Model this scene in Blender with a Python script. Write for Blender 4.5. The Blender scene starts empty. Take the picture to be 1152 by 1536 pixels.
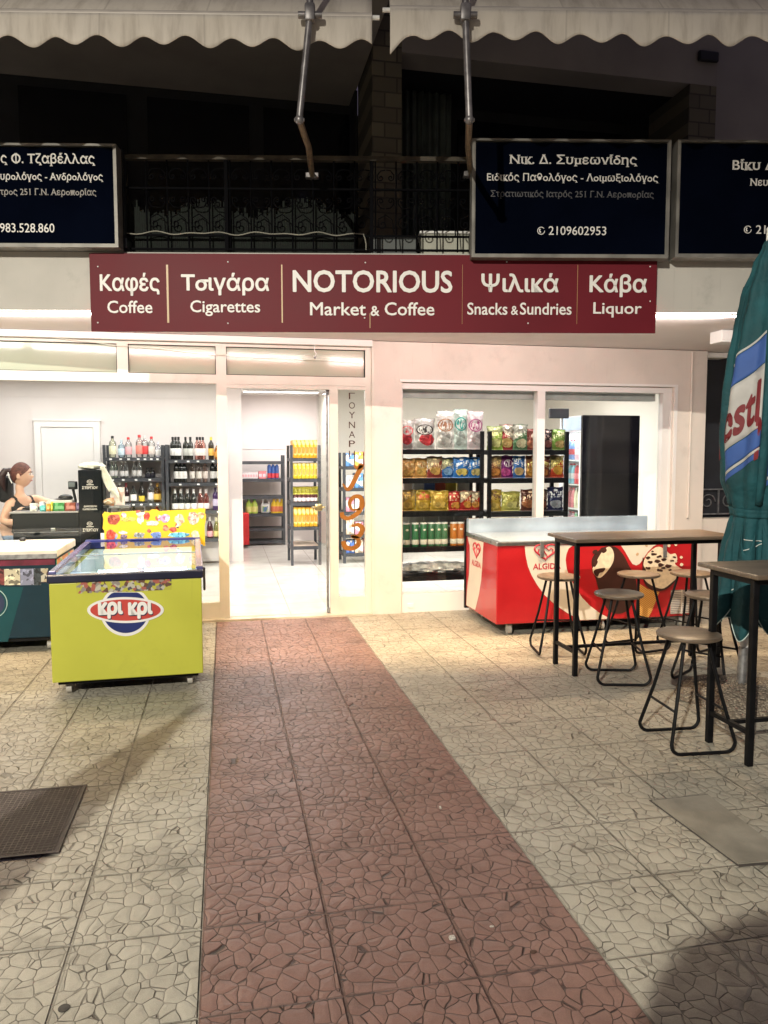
import bpy, bmesh, math, random
from mathutils import Vector, Matrix
random.seed(7)
R = math.radians
S = bpy.context.scene
COL = S.collection

# ------------------------------------------------------------------ camera
YAW, PITCH, FPX, CAMH = R(11.71), math.atan(88 / 1153), 1153.0, 1.55
cam = bpy.data.cameras.new('camera')
cam.sensor_fit = 'VERTICAL'; cam.sensor_height = 36; cam.sensor_width = 27
cam.lens = 36 * FPX / 1536
cam.clip_start = 0.05; cam.clip_end = 300
camo = bpy.data.objects.new('camera', cam); COL.objects.link(camo)
camo.location = (0, 0, CAMH); camo.rotation_euler = (R(90) - PITCH, 0, -YAW)
S.camera = camo
# ------------------------------------------------------------------ world: dim purple town night
W = bpy.data.worlds.new('World'); S.world = W; W.use_nodes = True
bg = W.node_tree.nodes['Background']
bg.inputs[0].default_value = (0.60, 0.51, 0.74, 1); bg.inputs[1].default_value = 0.11
# ------------------------------------------------------------------ street lamp behind the camera
ld = bpy.data.lights.new('street_lamp_light', 'SPOT')
ld.energy = 7800; ld.color = (1.0, 0.94, 0.79); ld.shadow_soft_size = 0.05
ld.spot_size = R(166); ld.spot_blend = 0.22
lo = bpy.data.objects.new('street_lamp_light', ld); COL.objects.link(lo)
lo.location = (-4.65, -5.7, 6.5)
# ------------------------------------------------------------------ view
S.view_settings.view_transform = 'Standard'; S.view_settings.look = 'None'
S.view_settings.exposure = 0.0; S.view_settings.gamma = 1
S.render.engine = 'CYCLES'
S.cycles.max_bounces = 8; S.cycles.transparent_max_bounces = 16
S.cycles.caustics_reflective = False; S.cycles.caustics_refractive = False
S.cycles.sample_clamp_indirect = 4
S.cycles.use_denoising = True

# ================================================================== helpers
FW = Vector((math.sin(YAW) * math.cos(PITCH), math.cos(YAW) * math.cos(PITCH), -math.sin(PITCH)))
RT = Vector((math.cos(YAW), -math.sin(YAW), 0)); UP = RT.cross(FW)
CC = Vector((0, 0, CAMH))
def ray(px, py): return (FW * FPX + RT * (px - 576) - UP * (py - 768)).normalized()
def hit(px, py, p0, n):
    d = ray(px, py); n = Vector(n); return CC + d * ((Vector(p0) - CC).dot(n) / d.dot(n))
def atY(px, py, y): return hit(px, py, (0, y, 0), (0, 1, 0))
def atX(px, py, x): return hit(px, py, (x, 0, 0), (1, 0, 0))
def atZ(px, py, z=0.0): return hit(px, py, (0, 0, z), (0, 0, 1))

class Fr:
    """a vertical panel frame: origin, rotation about z; local x right, z up, y into the building"""
    def __init__(s, o, rz=0.0):
        s.o = Vector(o); s.rz = rz
        s.ux = Vector((math.cos(rz), math.sin(rz), 0)); s.uy = Vector((-math.sin(rz), math.cos(rz), 0)); s.uz = Vector((0, 0, 1))
    def w(s, x, y, z): return s.o + s.ux * x + s.uy * y + s.uz * z
    def px(s, px, py, y=0.0):
        p = hit(px, py, s.w(0, y, 0), s.uy) - s.o
        return p.dot(s.ux), p.dot(s.uz)
class Side(Fr):
    """a vertical face that looks to -x: local x runs towards +y, 'into' is +x"""
    def __init__(s, o):
        s.o = Vector(o); s.ux = Vector((0, -1, 0)); s.uy = Vector((1, 0, 0)); s.uz = Vector((0, 0, 1))

INV = {}
def root_inv(p):
    while p is not None and p.parent is not None: p = p.parent
    return INV.get(p.name) if p is not None else None

class MB:
    def __init__(s): s.v = []; s.f = []
    def add(s, vs, fs):
        b = len(s.v); s.v += [Vector(v) for v in vs]; s.f += [tuple(i + b for i in f) for f in fs]; return s
    def box(s, x0, y0, z0, x1, y1, z1):
        return s.add([(x0,y0,z0),(x1,y0,z0),(x1,y1,z0),(x0,y1,z0),(x0,y0,z1),(x1,y0,z1),(x1,y1,z1),(x0,y1,z1)],
                     [(3,2,1,0),(4,5,6,7),(0,1,5,4),(1,2,6,5),(2,3,7,6),(3,0,4,7)])
    def fbox(s, fr, x0, y0, z0, x1, y1, z1):
        p = [fr.w(*c) for c in [(x0,y0,z0),(x1,y0,z0),(x1,y1,z0),(x0,y1,z0),(x0,y0,z1),(x1,y0,z1),(x1,y1,z1),(x0,y1,z1)]]
        return s.add(p, [(3,2,1,0),(4,5,6,7),(0,1,5,4),(1,2,6,5),(2,3,7,6),(3,0,4,7)])
    def bbox(s, x0, y0, z0, x1, y1, z1, b=0.01, seg=2, fr=None):
        """bevelled box"""
        bm = bmesh.new(); bmesh.ops.create_cube(bm, size=1)
        for v in bm.verts:
            v.co = Vector((x0 + (v.co.x + .5) * (x1 - x0), y0 + (v.co.y + .5) * (y1 - y0), z0 + (v.co.z + .5) * (z1 - z0)))
        bmesh.ops.bevel(bm, geom=list(bm.edges), offset=b, segments=seg, affect='EDGES', profile=.5)
        bm.verts.index_update()
        vs = [v.co.copy() if fr is None else fr.w(*v.co) for v in bm.verts]
        fs = [[v.index for v in f.verts] for f in bm.faces]; bm.free()
        return s.add(vs, fs)
    def prism(s, pts, vec):
        n = len(pts); vec = Vector(vec); pts = [Vector(p) for p in pts]
        vs = pts + [p + vec for p in pts]
        fs = [tuple(range(n)), tuple(range(2 * n - 1, n - 1, -1))] + [(i, i + n, (i + 1) % n + n, (i + 1) % n) for i in range(n)]
        return s.add(vs, fs)
    def fprism(s, fr, pts2, y0, y1):
        return s.prism([fr.w(x, y0, z) for x, z in pts2], fr.uy * (y1 - y0))
    def tube(s, path, r, n=8, cap=True):
        path = [Vector(p) for p in path]; m = len(path)
        rs = r if isinstance(r, (list, tuple)) else [r] * m
        vs = []; up = None
        for i, p in enumerate(path):
            t = ((path[i + 1] if i < m - 1 else p) - (path[i - 1] if i else p)).normalized()
            if up is None:
                up = Vector((0, 0, 1)) if abs(t.z) < .9 else Vector((1, 0, 0))
            a = t.cross(up)
            if a.length < 1e-6: a = t.orthogonal()
            a.normalize(); b = a.cross(t).normalized(); up = b
            for k in range(n):
                q = 2 * math.pi * k / n; vs.append(p + (a * math.cos(q) + b * math.sin(q)) * rs[i])
        fs = [(i * n + k, i * n + (k + 1) % n, (i + 1) * n + (k + 1) % n, (i + 1) * n + k) for i in range(m - 1) for k in range(n)]
        if cap: fs += [tuple(range(n - 1, -1, -1)), tuple((m - 1) * n + k for k in range(n))]
        return s.add(vs, fs)
    def lathe(s, prof, n=16, c=(0, 0, 0)):
        c = Vector(c); vs = []
        for r, z in prof:
            for k in range(n):
                q = 2 * math.pi * k / n; vs.append(c + Vector((r * math.cos(q), r * math.sin(q), z)))
        m = len(prof)
        fs = [(i * n + k, i * n + (k + 1) % n, (i + 1) * n + (k + 1) % n, (i + 1) * n + k) for i in range(m - 1) for k in range(n)]
        fs += [tuple(range(n - 1, -1, -1)), tuple((m - 1) * n + k for k in range(n))]
        return s.add(vs, fs)
    def ball(s, c, r, n=12, m=8):
        c = Vector(c); r = Vector(r) if hasattr(r, '__len__') else Vector((r, r, r)); vs = []
        for i in range(1, m):
            a = math.pi * i / m
            for k in range(n):
                q = 2 * math.pi * k / n; vs.append(c + Vector((r.x * math.sin(a) * math.cos(q), r.y * math.sin(a) * math.sin(q), -r.z * math.cos(a))))
        vs += [c - Vector((0, 0, r.z)), c + Vector((0, 0, r.z))]; b, t = len(vs) - 2, len(vs) - 1
        fs = [(i * n + k, i * n + (k + 1) % n, (i + 1) * n + (k + 1) % n, (i + 1) * n + k) for i in range(m - 2) for k in range(n)]
        fs += [(b, (k + 1) % n, k) for k in range(n)] + [(t, (m - 2) * n + k, (m - 2) * n + (k + 1) % n) for k in range(n)]
        return s.add(vs, fs)
    def grid(s, fn, nu, nv, closed=False):
        vs = [fn(i / (nu if closed else nu - 1), j / (nv - 1)) for j in range(nv) for i in range(nu)]
        fs = []
        for j in range(nv - 1):
            for i in range(nu if closed else nu - 1):
                i2 = (i + 1) % nu; fs.append((j * nu + i, j * nu + i2, (j + 1) * nu + i2, (j + 1) * nu + i))
        return s.add(vs, fs)
    def mesh(s, name, inv=None, smooth=False):
        me = bpy.data.meshes.new(name)
        me.from_pydata([tuple(inv @ v) if inv is not None else tuple(v) for v in s.v], [], s.f)
        me.update()
        bm = bmesh.new(); bm.from_mesh(me); bmesh.ops.recalc_face_normals(bm, faces=bm.faces); bm.to_mesh(me); bm.free()
        if smooth:
            for p in me.polygons: p.use_smooth = True
            try: me.set_sharp_from_angle(angle=R(40))
            except Exception: pass
        return me
    def build(s, name, mat, parent=None, smooth=False):
        me = s.mesh(name, root_inv(parent) if parent else None, smooth)
        return put(name, me, mat, parent)

def put(name, me, mat, parent=None):
    o = bpy.data.objects.new(name, me); COL.objects.link(o)
    if mat is not None and not me.materials: me.materials.append(mat)
    if parent is not None: o.parent = parent
    return o
def thing(name, label, cat, loc=(0, 0, 0), rz=0.0, group=None):
    o = bpy.data.objects.new(name, None); COL.objects.link(o); o.empty_display_size = .05
    o.location = loc; o.rotation_euler = (0, 0, rz)
    o['label'] = label; o['category'] = cat
    if group: o['group'] = group
    INV[o.name] = (Matrix.Translation(Vector(loc)) @ Matrix.Rotation(rz, 4, 'Z')).inverted()
    return o
def tag(o, label, cat, group=None):
    o['label'] = label; o['category'] = cat
    if group: o['group'] = group
    return o
def dup(root, loc, rz, label, group=None):
    r = root.copy(); COL.objects.link(r); r.location = loc; r.rotation_euler = (0, 0, rz); r['label'] = label
    if group: r['group'] = group
    INV[r.name] = (Matrix.Translation(Vector(loc)) @ Matrix.Rotation(rz, 4, 'Z')).inverted()
    for ch in list(root.children):
        c = ch.copy(); COL.objects.link(c); c.parent = r
        for g in list(ch.children):
            d = g.copy(); COL.objects.link(d); d.parent = c
    return r

GRK = str.maketrans('ΑΒΕΖΗΙΚΜΝΟΡΤΥΧο', 'ABEZHIKMNOPTYXo'); RING = str.maketrans('σΦδ', 'oOo')
def char_box(body, i):
    def ext(s):
        cu = bpy.data.curves.new('t', 'FONT'); cu.body = s; o = bpy.data.objects.new('t', cu); COL.objects.link(o)
        me = bpy.data.meshes.new_from_object(o.evaluated_get(bpy.context.evaluated_depsgraph_get()))
        xs = [v.co.x for v in me.vertices]; ys = [v.co.y for v in me.vertices]
        bpy.data.objects.remove(o); bpy.data.curves.remove(cu); bpy.data.meshes.remove(me); return min(xs), max(xs), max(ys)
    a, b, t = ext(body[i]); r = ext(body[:i + 1])[1]
    return r - (b - a), r, t
# text as meshes lying in a Fr frame, stretched to the given box
def text(body, fr, x0, z0, x1, z1, y, mat, parent, bold=0.0, ext=0.002, name='lettering', shear=0.0, wrap=None, serif=False):
    body0 = body.translate(GRK); body = body0.translate(RING)
    cu = bpy.data.curves.new('t', 'FONT'); cu.body = body; cu.size = 1; cu.resolution_u = 3; cu.shear = shear
    o = bpy.data.objects.new('t', cu); COL.objects.link(o)
    dg = bpy.context.evaluated_depsgraph_get(); me = bpy.data.meshes.new_from_object(o.evaluated_get(dg))
    bm = bmesh.new(); bm.from_mesh(me)
    bmesh.ops.remove_doubles(bm, verts=bm.verts, dist=1e-5)
    for i_, chr_ in enumerate(body0):              # strokes added to a plain ring: sigma, phi, delta
        if chr_ in 'σΦδ':
            xl, xr, zt_ = char_box(body, i_); wd = xr - xl; sw = .075
            quads = []
            if chr_ == 'σ': quads = [((xl + wd * .45, zt_ - sw), (xr + wd * .14, zt_ - sw), (xr + wd * .14, zt_), (xl + wd * .45, zt_))]
            if chr_ == 'Φ': c_ = (xl + xr) / 2; quads = [((c_ - sw / 2, -.03), (c_ + sw / 2, -.03), (c_ + sw / 2, zt_ + .03), (c_ - sw / 2, zt_ + .03))]
            if chr_ == 'δ': quads = [((xl + wd * .62, zt_ - .06), (xl + wd * .82, zt_ - .10), (xl + wd * .42, zt_ + .17), (xl + wd * .22, zt_ + .14)), ((xl + wd * .22, zt_ + .14), (xl + wd * .42, zt_ + .15), (xl + wd * .55, zt_ + .21), (xl + wd * .42, zt_ + .25)), ((xl + wd * .45, zt_ + .18), (xl + wd * .92, zt_ + .15), (xl + wd * .92, zt_ + .22), (xl + wd * .45, zt_ + .25))]
            for q_ in quads: bm.faces.new([bm.verts.new((a_, b_, .0003)) for a_, b_ in q_])
    if serif:                                      # slab feet on every flat stem end
        ends = []
        for e_ in bm.edges:
            if len(e_.link_faces) == 1:
                p_, q_ = e_.verts[0].co, e_.verts[1].co
                if abs(p_.y - q_.y) < .004 and .045 < abs(p_.x - q_.x) < .15:
                    ends.append(((p_.x + q_.x) / 2, p_.y, abs(p_.x - q_.x), 1 if e_.link_faces[0].calc_center_median().y > p_.y else -1))
        for cx_, cy_, wd_, sg_ in ends:
            h_ = wd_ / 2 + .055; bm.faces.new([bm.verts.new(v_) for v_ in ((cx_ - h_, cy_ - .004 * sg_, .0002), (cx_ + h_, cy_ - .004 * sg_, .0002), (cx_ + h_, cy_ + .038 * sg_, .0002), (cx_ - h_, cy_ + .038 * sg_, .0002))])
    lay = bm.verts.layers.float.new('dep')
    if bold > 0:                                   # thicken the strokes with shifted copies, each a hair further out
        base = list(bm.verts) + list(bm.edges) + list(bm.faces)
        nb = 6 if bold < .035 else 10
        for k in range(nb):
            q = 2 * math.pi * k / nb; r_ = bmesh.ops.duplicate(bm, geom=base)
            for e_ in r_['geom']:
                if isinstance(e_, bmesh.types.BMVert):
                    e_.co.x += bold * math.cos(q); e_.co.y += bold * math.sin(q); e_[lay] = (k + 1) * .00012
    a = [min(v.co[k] for v in bm.verts) for k in (0, 1)]; b = [max(v.co[k] for v in bm.verts) for k in (0, 1)]
    sx, sz = (x1 - x0) / (b[0] - a[0]), (z1 - z0) / (b[1] - a[1])
    inv = root_inv(parent)
    ret = bmesh.ops.extrude_face_region(bm, geom=list(bm.faces))
    top = {v for v in ret['geom'] if isinstance(v, bmesh.types.BMVert)}
    for v in bm.verts:
        lx, lz = x0 + (v.co.x - a[0]) * sx, z0 + (v.co.y - a[1]) * sz
        yy = y - (ext + v[lay] if v in top else 0)
        p = wrap(lx, yy, lz) if wrap else fr.w(lx, yy, lz)
        v.co = inv @ p if inv is not None else p
    bmesh.ops.recalc_face_normals(bm, faces=bm.faces)
    bm.to_mesh(me); bm.free(); me.materials.clear(); me.name = name
    bpy.data.objects.remove(o); bpy.data.curves.remove(cu)
    return put(name, me, mat, parent)
def textpx(body, fr, px0, py0, px1, py1, y, mat, parent, **k):
    x0, z1 = fr.px(px0, py0, y); x1, z0 = fr.px(px1, py1, y)
    return text(body, fr, x0, z0, x1, z1, y, mat, parent, **k)

# ------------------------------------------------------------------ node materials
class N:
    def __init__(s, name):
        s.m = bpy.data.materials.new(name); s.m.use_nodes = True; s.t = s.m.node_tree
        s.b = s.t.nodes['Principled BSDF']; s.out = s.t.nodes['Material Output']
    def n(s, typ, **k):
        nd = s.t.nodes.new(typ)
        for a, b in k.items(): setattr(nd, a, b)
        return nd
    def l(s, a, b): s.t.links.new(a, b)
    def set(s, sock, v):
        if hasattr(v, 'links'): s.l(v, sock)
        elif isinstance(v, (tuple, list)): sock.default_value = (*v, 1) if len(v) == 3 and sock.type == 'RGBA' else v
        else: sock.default_value = v
    def math(s, op, a, b=0.0, c=None):
        nd = s.n('ShaderNodeMath', operation=op); s.set(nd.inputs[0], a); s.set(nd.inputs[1], b)
        if c is not None: s.set(nd.inputs[2], c)
        return nd.outputs[0]
    def mix(s, f, a, b, bt='MIX'):
        nd = s.n('ShaderNodeMix', data_type='RGBA', blend_type=bt); s.set(nd.inputs[0], f); s.set(nd.inputs[6], a); s.set(nd.inputs[7], b)
        return nd.outputs[2]
    def coord(s, which='Object'): return s.n('ShaderNodeTexCoord').outputs[which]
    def noise(s, vec, scale, det=3, rough=.5):
        nd = s.n('ShaderNodeTexNoise'); s.l(vec, nd.inputs['Vector']); nd.inputs['Scale'].default_value = scale
        nd.inputs['Detail'].default_value = det; nd.inputs['Roughness'].default_value = rough; return nd
    def vor(s, vec, scale, feat='F1', rnd=1.0):
        nd = s.n('ShaderNodeTexVoronoi', feature=feat); s.l(vec, nd.inputs['Vector']); nd.inputs['Scale'].default_value = scale
        nd.inputs['Randomness'].default_value = rnd; return nd
    def ramp(s, f, stops, interp='LINEAR'):
        nd = s.n('ShaderNodeValToRGB'); cr = nd.color_ramp; cr.interpolation = interp
        while len(cr.elements) < len(stops): cr.elements.new(.5)
        for e, (p, c) in zip(cr.elements, stops): e.position = p; e.color = (*c, 1) if len(c) == 3 else c
        s.set(nd.inputs[0], f); return nd.outputs[0]
    def smooth(s, v, a, b):
        nd = s.n('ShaderNodeMapRange', interpolation_type='SMOOTHSTEP'); s.set(nd.inputs[0], v)
        nd.inputs[1].default_value = a; nd.inputs[2].default_value = b; return nd.outputs[0]
    def bump(s, h, st=.3, dist=.01):
        nd = s.n('ShaderNodeBump'); s.set(nd.inputs['Height'], h); nd.inputs['Strength'].default_value = st; nd.inputs['Distance'].default_value = dist
        s.l(nd.outputs[0], s.b.inputs['Normal'])
    def sep(s, vec):
        nd = s.n('ShaderNodeSeparateXYZ'); s.l(vec, nd.inputs[0]); return nd.outputs

def mat(name, c, rough=.5, metal=0.0, var=.12, scale=6.0, bump=0.0, bscale=60.0, coat=0.0, spec=.5, alpha=None, bdist=.004, grime=0.0):
    n = N(name); co = n.coord()
    nz = n.noise(co, scale, 4).outputs[0]
    f = n.smooth(nz, .3, .7)
    cc = n.mix(f, tuple(x * (1 - var) for x in c), tuple(min(1, x * (1 + var)) for x in c))
    if grime:
        g1 = n.math('MULTIPLY', n.smooth(n.noise(co, 3.7, 9, .72).outputs[0], .52, .74), grime)
        mp = n.n('ShaderNodeMapping'); n.l(co, mp.inputs[0]); mp.inputs['Scale'].default_value = (26, 26, 1.3); mp.inputs['Rotation'].default_value = (0, .06, 0)
        g2 = n.math('MULTIPLY', n.smooth(n.noise(mp.outputs[0], 1.6, 5, .6).outputs[0], .60, .78), grime * .6)
        cc = n.mix(n.math('MAXIMUM', g1, g2), cc, tuple(x * .35 + .02 for x in c))
    n.set(n.b.inputs['Base Color'], cc)
    n.set(n.b.inputs['Roughness'], n.math('ADD', n.math('MULTIPLY', nz, .16), max(0.02, rough - .08)))
    n.b.inputs['Metallic'].default_value = metal
    n.b.inputs['Specular IOR Level'].default_value = spec
    n.b.inputs['Coat Weight'].default_value = coat
    if bump: n.bump(n.noise(co, bscale, 4).outputs[0], bump, bdist)
    if alpha is not None: n.b.inputs['Alpha'].default_value = alpha
    return n.m
def emit(name, c, st):
    n = N(name); n.b.inputs['Base Color'].default_value = (.8, .8, .8, 1)
    n.b.inputs['Emission Color'].default_value = (*c, 1); n.b.inputs['Emission Strength'].default_value = st
    return n.m
def glass(name, tint=(1, 1, 1), ior=1.45, rough=.0, refl=1.0):
    n = N(name); n.t.nodes.remove(n.b)
    tr = n.n('ShaderNodeBsdfTransparent'); tr.inputs[0].default_value = (*tint, 1)
    gl = n.n('ShaderNodeBsdfGlossy'); gl.inputs['Roughness'].default_value = rough
    fr = n.n('ShaderNodeFresnel'); fr.inputs[0].default_value = ior
    mx = n.n('ShaderNodeMixShader'); geo = n.n('ShaderNodeNewGeometry'); n.l(n.math('MULTIPLY', n.math('MULTIPLY', fr.outputs[0], refl), n.math('SUBTRACT', 1.0, geo.outputs['Backfacing'])), mx.inputs[0]); n.l(tr.outputs[0], mx.inputs[1]); n.l(gl.outputs[0], mx.inputs[2])
    n.l(mx.outputs[0], n.out.inputs[0]); return n.m
def printed(name, cols, scale=30, rough=.4, base=None, amount=.5):
    """a printed sheet of many little coloured pictures"""
    n = N(name); co = n.coord()
    w = n.noise(co, scale * .6, 2).outputs['Color']
    v = n.n('ShaderNodeVectorMath', operation='SCALE'); n.l(w, v.inputs[0]); v.inputs['Scale'].default_value = 1.2 / scale
    ad = n.n('ShaderNodeVectorMath', operation='ADD'); n.l(co, ad.inputs[0]); n.l(v.outputs[0], ad.inputs[1])
    vo = n.vor(ad.outputs[0], scale); rr = n.sep(vo.outputs['Color'])
    k = len(cols); c = n.ramp(rr[0], [(i / k, cc) for i, cc in enumerate(cols)], 'CONSTANT')
    if base is not None:
        big = n.vor(co, scale * .33); f = n.math('LESS_THAN', n.sep(big.outputs['Color'])[1], amount)
        near = n.math('LESS_THAN', big.outputs['Distance'], .42 )
        c = n.mix(n.math('MULTIPLY', f, near), base, c)
    n.set(n.b.inputs['Base Color'], c); n.b.inputs['Roughness'].default_value = rough
    return n.m

# ================================================================== materials
def paving(name, c0, c1, groove, seed, broken=.5, off0=0.0):
    n = N(name); co = n.coord('Object'); x, y, z = n.sep(co)
    P = .4045
    def cell(v, off): return n.math('FLOOR', n.math('DIVIDE', n.math('ADD', v, off), P))
    cx, cy = cell(x, .093), cell(y, -.04)
    cmb = n.n('ShaderNodeCombineXYZ'); n.l(cx, cmb.inputs[0]); n.l(cy, cmb.inputs[1])
    wn = n.n('ShaderNodeTexWhiteNoise', noise_dimensions='2D'); n.l(cmb.outputs[0], wn.inputs['Vector'])
    off = n.n('ShaderNodeVectorMath', operation='SCALE'); n.l(wn.outputs['Color'], off.inputs[0]); off.inputs['Scale'].default_value = 7
    ad = n.n('ShaderNodeVectorMath', operation='ADD'); n.l(co, ad.inputs[0]); n.l(off.outputs[0], ad.inputs[1])
    wnz = n.noise(co, 7, 2); wsc = n.n('ShaderNodeVectorMath', operation='SCALE'); n.l(wnz.outputs['Color'], wsc.inputs[0]); wsc.inputs['Scale'].default_value = .055
    ad2 = n.n('ShaderNodeVectorMath', operation='ADD'); n.l(ad.outputs[0], ad2.inputs[0]); n.l(wsc.outputs[0], ad2.inputs[1])
    flat = n.n('ShaderNodeVectorMath', operation='MULTIPLY'); n.l(ad2.outputs[0], flat.inputs[0]); flat.inputs[1].default_value = (1.12, .92, 0)
    ed = n.vor(flat.outputs[0], 18, 'DISTANCE_TO_EDGE', .84).outputs['Distance']
    cellc = n.vor(flat.outputs[0], 18, 'F1', .84).outputs['Color']
    nz = n.noise(co, 55, 3).outputs[0]; grain = n.noise(co, 320, 2).outputs[0]
    edn = n.math('ADD', ed, n.math('MULTIPLY', n.math('SUBTRACT', nz, .5), .014))
    brk = n.math('MULTIPLY', n.smooth(n.noise(co, 10, 3).outputs[0], .36, .60), broken)    # where the embossing has worn off
    g = n.math('MAXIMUM', n.smooth(edn, .004, .027), brk)                       # 0 in the groove
    def joint(v, off):
        f = n.math('FRACT', n.math('DIVIDE', n.math('ADD', v, off), P))
        return n.math('MINIMUM', f, n.math('SUBTRACT', 1.0, f))
    jn = n.noise(co, 9, 3).outputs[0]
    j = n.smooth(n.math('MINIMUM', joint(x, .093), joint(y, -.04)), .004, .017)
    worn = n.smooth(jn, .25, .6)
    # colour
    big = n.noise(co, 1.1, 5, .6).outputs[0]; mid = n.noise(co, 7, 5, .65).outputs[0]
    base = n.mix(n.smooth(big, .32, .68), c0, c1)
    base = n.mix(n.math('MULTIPLY', n.smooth(mid, .48, .72), .45), base, tuple(v * .55 for v in c0))
    cr = n.sep(cellc)[0]; base = n.mix(n.math('MULTIPLY', cr, .16), base, tuple(v * .6 for v in c0))
    tv = n.math('MULTIPLY', wn.outputs[0], .30); base = n.mix(tv, base, tuple(v * .7 for v in c1))
    st = n.noise(co, 2.3, 6, .7).outputs[0]; base = n.mix(n.math('MULTIPLY', n.smooth(st, .52, .68), .5), base, tuple(v * .42 for v in c0))
    base = n.mix(n.math('MULTIPLY', n.smooth(grain, .5, .8), .35), base, tuple(v * .5 for v in c0))
    base = n.mix(n.math('MULTIPLY', n.smooth(grain, .5, .25), .25), base, tuple(min(1, v * 1.35) for v in c1))
    gf = n.math('MULTIPLY', n.math('SUBTRACT', 1.0, g), n.math('ADD', n.math('MULTIPLY', worn, .4), .60))
    base = n.mix(gf, base, groove)
    jf = n.math('MULTIPLY', n.math('SUBTRACT', 1.0, j), n.math('ADD', n.math('MULTIPLY', n.smooth(mid, .35, .65), .5), .15))
    base = n.mix(jf, base, tuple(v * .8 for v in groove))
    n.set(n.b.inputs['Base Color'], base)
    n.set(n.b.inputs['Roughness'], n.math('ADD', n.math('MULTIPLY', mid, .3), .30))
    n.b.inputs['Specular IOR Level'].default_value = .4
    h = n.math('ADD', n.math('MULTIPLY', n.math('MULTIPLY', g, j), 1.0), n.math('MULTIPLY', nz, .12))
    h = n.math('ADD', h, n.math('MULTIPLY', n.noise(co, 16, 2).outputs[0], .35))
    h = n.math('ADD', h, n.math('MULTIPLY', n.smooth(ed, .0, .26), .22)); h = n.math('ADD', h, n.math('MULTIPLY', cr, .12)); h = n.math('ADD', h, n.math('MULTIPLY', grain, .05))
    n.bump(h, 1.0, .0075)
    return n.m
M = {}
M['pave'] = paving('beige_paving', (.33, .305, .25), (.44, .415, .35), (.085, .075, .062), 1, .42)
M['red'] = paving('red_paving', (.175, .097, .080), (.250, .143, .120), (.024, .014, .013), 2, .12)
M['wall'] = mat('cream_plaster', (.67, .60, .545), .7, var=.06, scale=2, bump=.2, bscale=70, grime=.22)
M['soffit'] = mat('white_soffit', (.74, .68, .67), .7, var=.04, scale=2)
M['fascia'] = mat('fascia_paint', (.46, .44, .41), .7, var=.10, scale=1.5, bump=.15, grime=.3)
M['alu'] = mat('cream_aluminium', (.64, .60, .53), .35, var=.05, scale=4, grime=.18)
M['white'] = mat('white_paint', (.78, .75, .73), .6, var=.03, scale=2)
M['inwall'] = mat('interior_wall', (.72, .66, .64), .75, var=.03, scale=1.5)
M['cream'] = mat('interior_cream_wall', (.76, .72, .66), .75, var=.03, scale=1.5)
M['ceil'] = mat('interior_ceiling', (.8, .78, .75), .8, var=.02)
M['black'] = mat('black_metal', (.004, .004, .005), .5, var=.3, scale=20, spec=.18)
M['railing'] = mat('railing_iron', (.002, .002, .003), .7, var=.3, scale=20, spec=.05)
M['rack'] = mat('charcoal_rack', (.045, .048, .055), .5, var=.2, scale=10)
M['blackplas'] = mat('black_plastic', (.015, .016, .02), .35, var=.2)
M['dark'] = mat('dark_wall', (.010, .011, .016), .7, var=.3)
M['glass'] = glass('window_glass', (.95, .97, .96), 1.5)
M['lidglass'] = glass('lid_glass', (.86, .93, .97), 1.5)
M['darkglass'] = mat('dark_glass', (.004, .005, .009), .08, var=.3)
M['steel'] = mat('steel', (.55, .55, .56), .3, 1.0, var=.1, scale=20)
M['greymetal'] = mat('grey_metal', (.30, .30, .31), .42, .8, var=.25, scale=25)
M['led'] = emit('led_strip', (1.0, .90, .82), 62)
M['light'] = emit('lit_panel', (1.0, .97, .92), 5)
M['white_p'] = mat('white_plastic', (.8, .8, .79), .35, var=.03)
M['letter'] = mat('white_letter', (.74, .72, .70), .5, var=.03)
M['letterdim'] = mat('faded_letter', (.09, .09, .10), .6, var=.1)
M['lettergrey'] = mat('grey_letter', (.36, .34, .33), .6, var=.1)
M['maroon'] = mat('maroon_panel', (.12, .008, .016), .55, var=.10, scale=1.2, spec=.2)
M['gold'] = mat('gold_line', (.45, .28, .12), .4, var=.1)
M['navy'] = mat('navy_panel', (.0015, .0025, .007), .6, var=.2, scale=2, spec=0.0)
def awning_mat():
    n = N('awning_fabric'); co = n.coord(); x, y, z = n.sep(co)
    f = n.math('ABSOLUTE', n.math('SUBTRACT', n.math('FRACT', n.math('DIVIDE', x, .62)), .5))
    seam = n.smooth(f, .012, .004)
    mp = n.n('ShaderNodeMapping'); n.l(co, mp.inputs[0]); mp.inputs['Scale'].default_value = (5, 1, .7)
    c = n.mix(n.smooth(n.noise(mp.outputs[0], 2.2, 6, .65).outputs[0], .42, .72), (.60, .55, .49), (.44, .395, .345))
    c = n.mix(n.math('MULTIPLY', seam, .35), c, (.25, .22, .20)); n.set(n.b.inputs['Base Color'], c); n.b.inputs['Roughness'].default_value = .9
    wv = n.n('ShaderNodeTexWave'); n.l(co, wv.inputs[0]); wv.inputs['Scale'].default_value = 160; n.bump(wv.outputs[1], .2, .002)
    return n.m
M['fabric'] = awning_mat()

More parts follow.
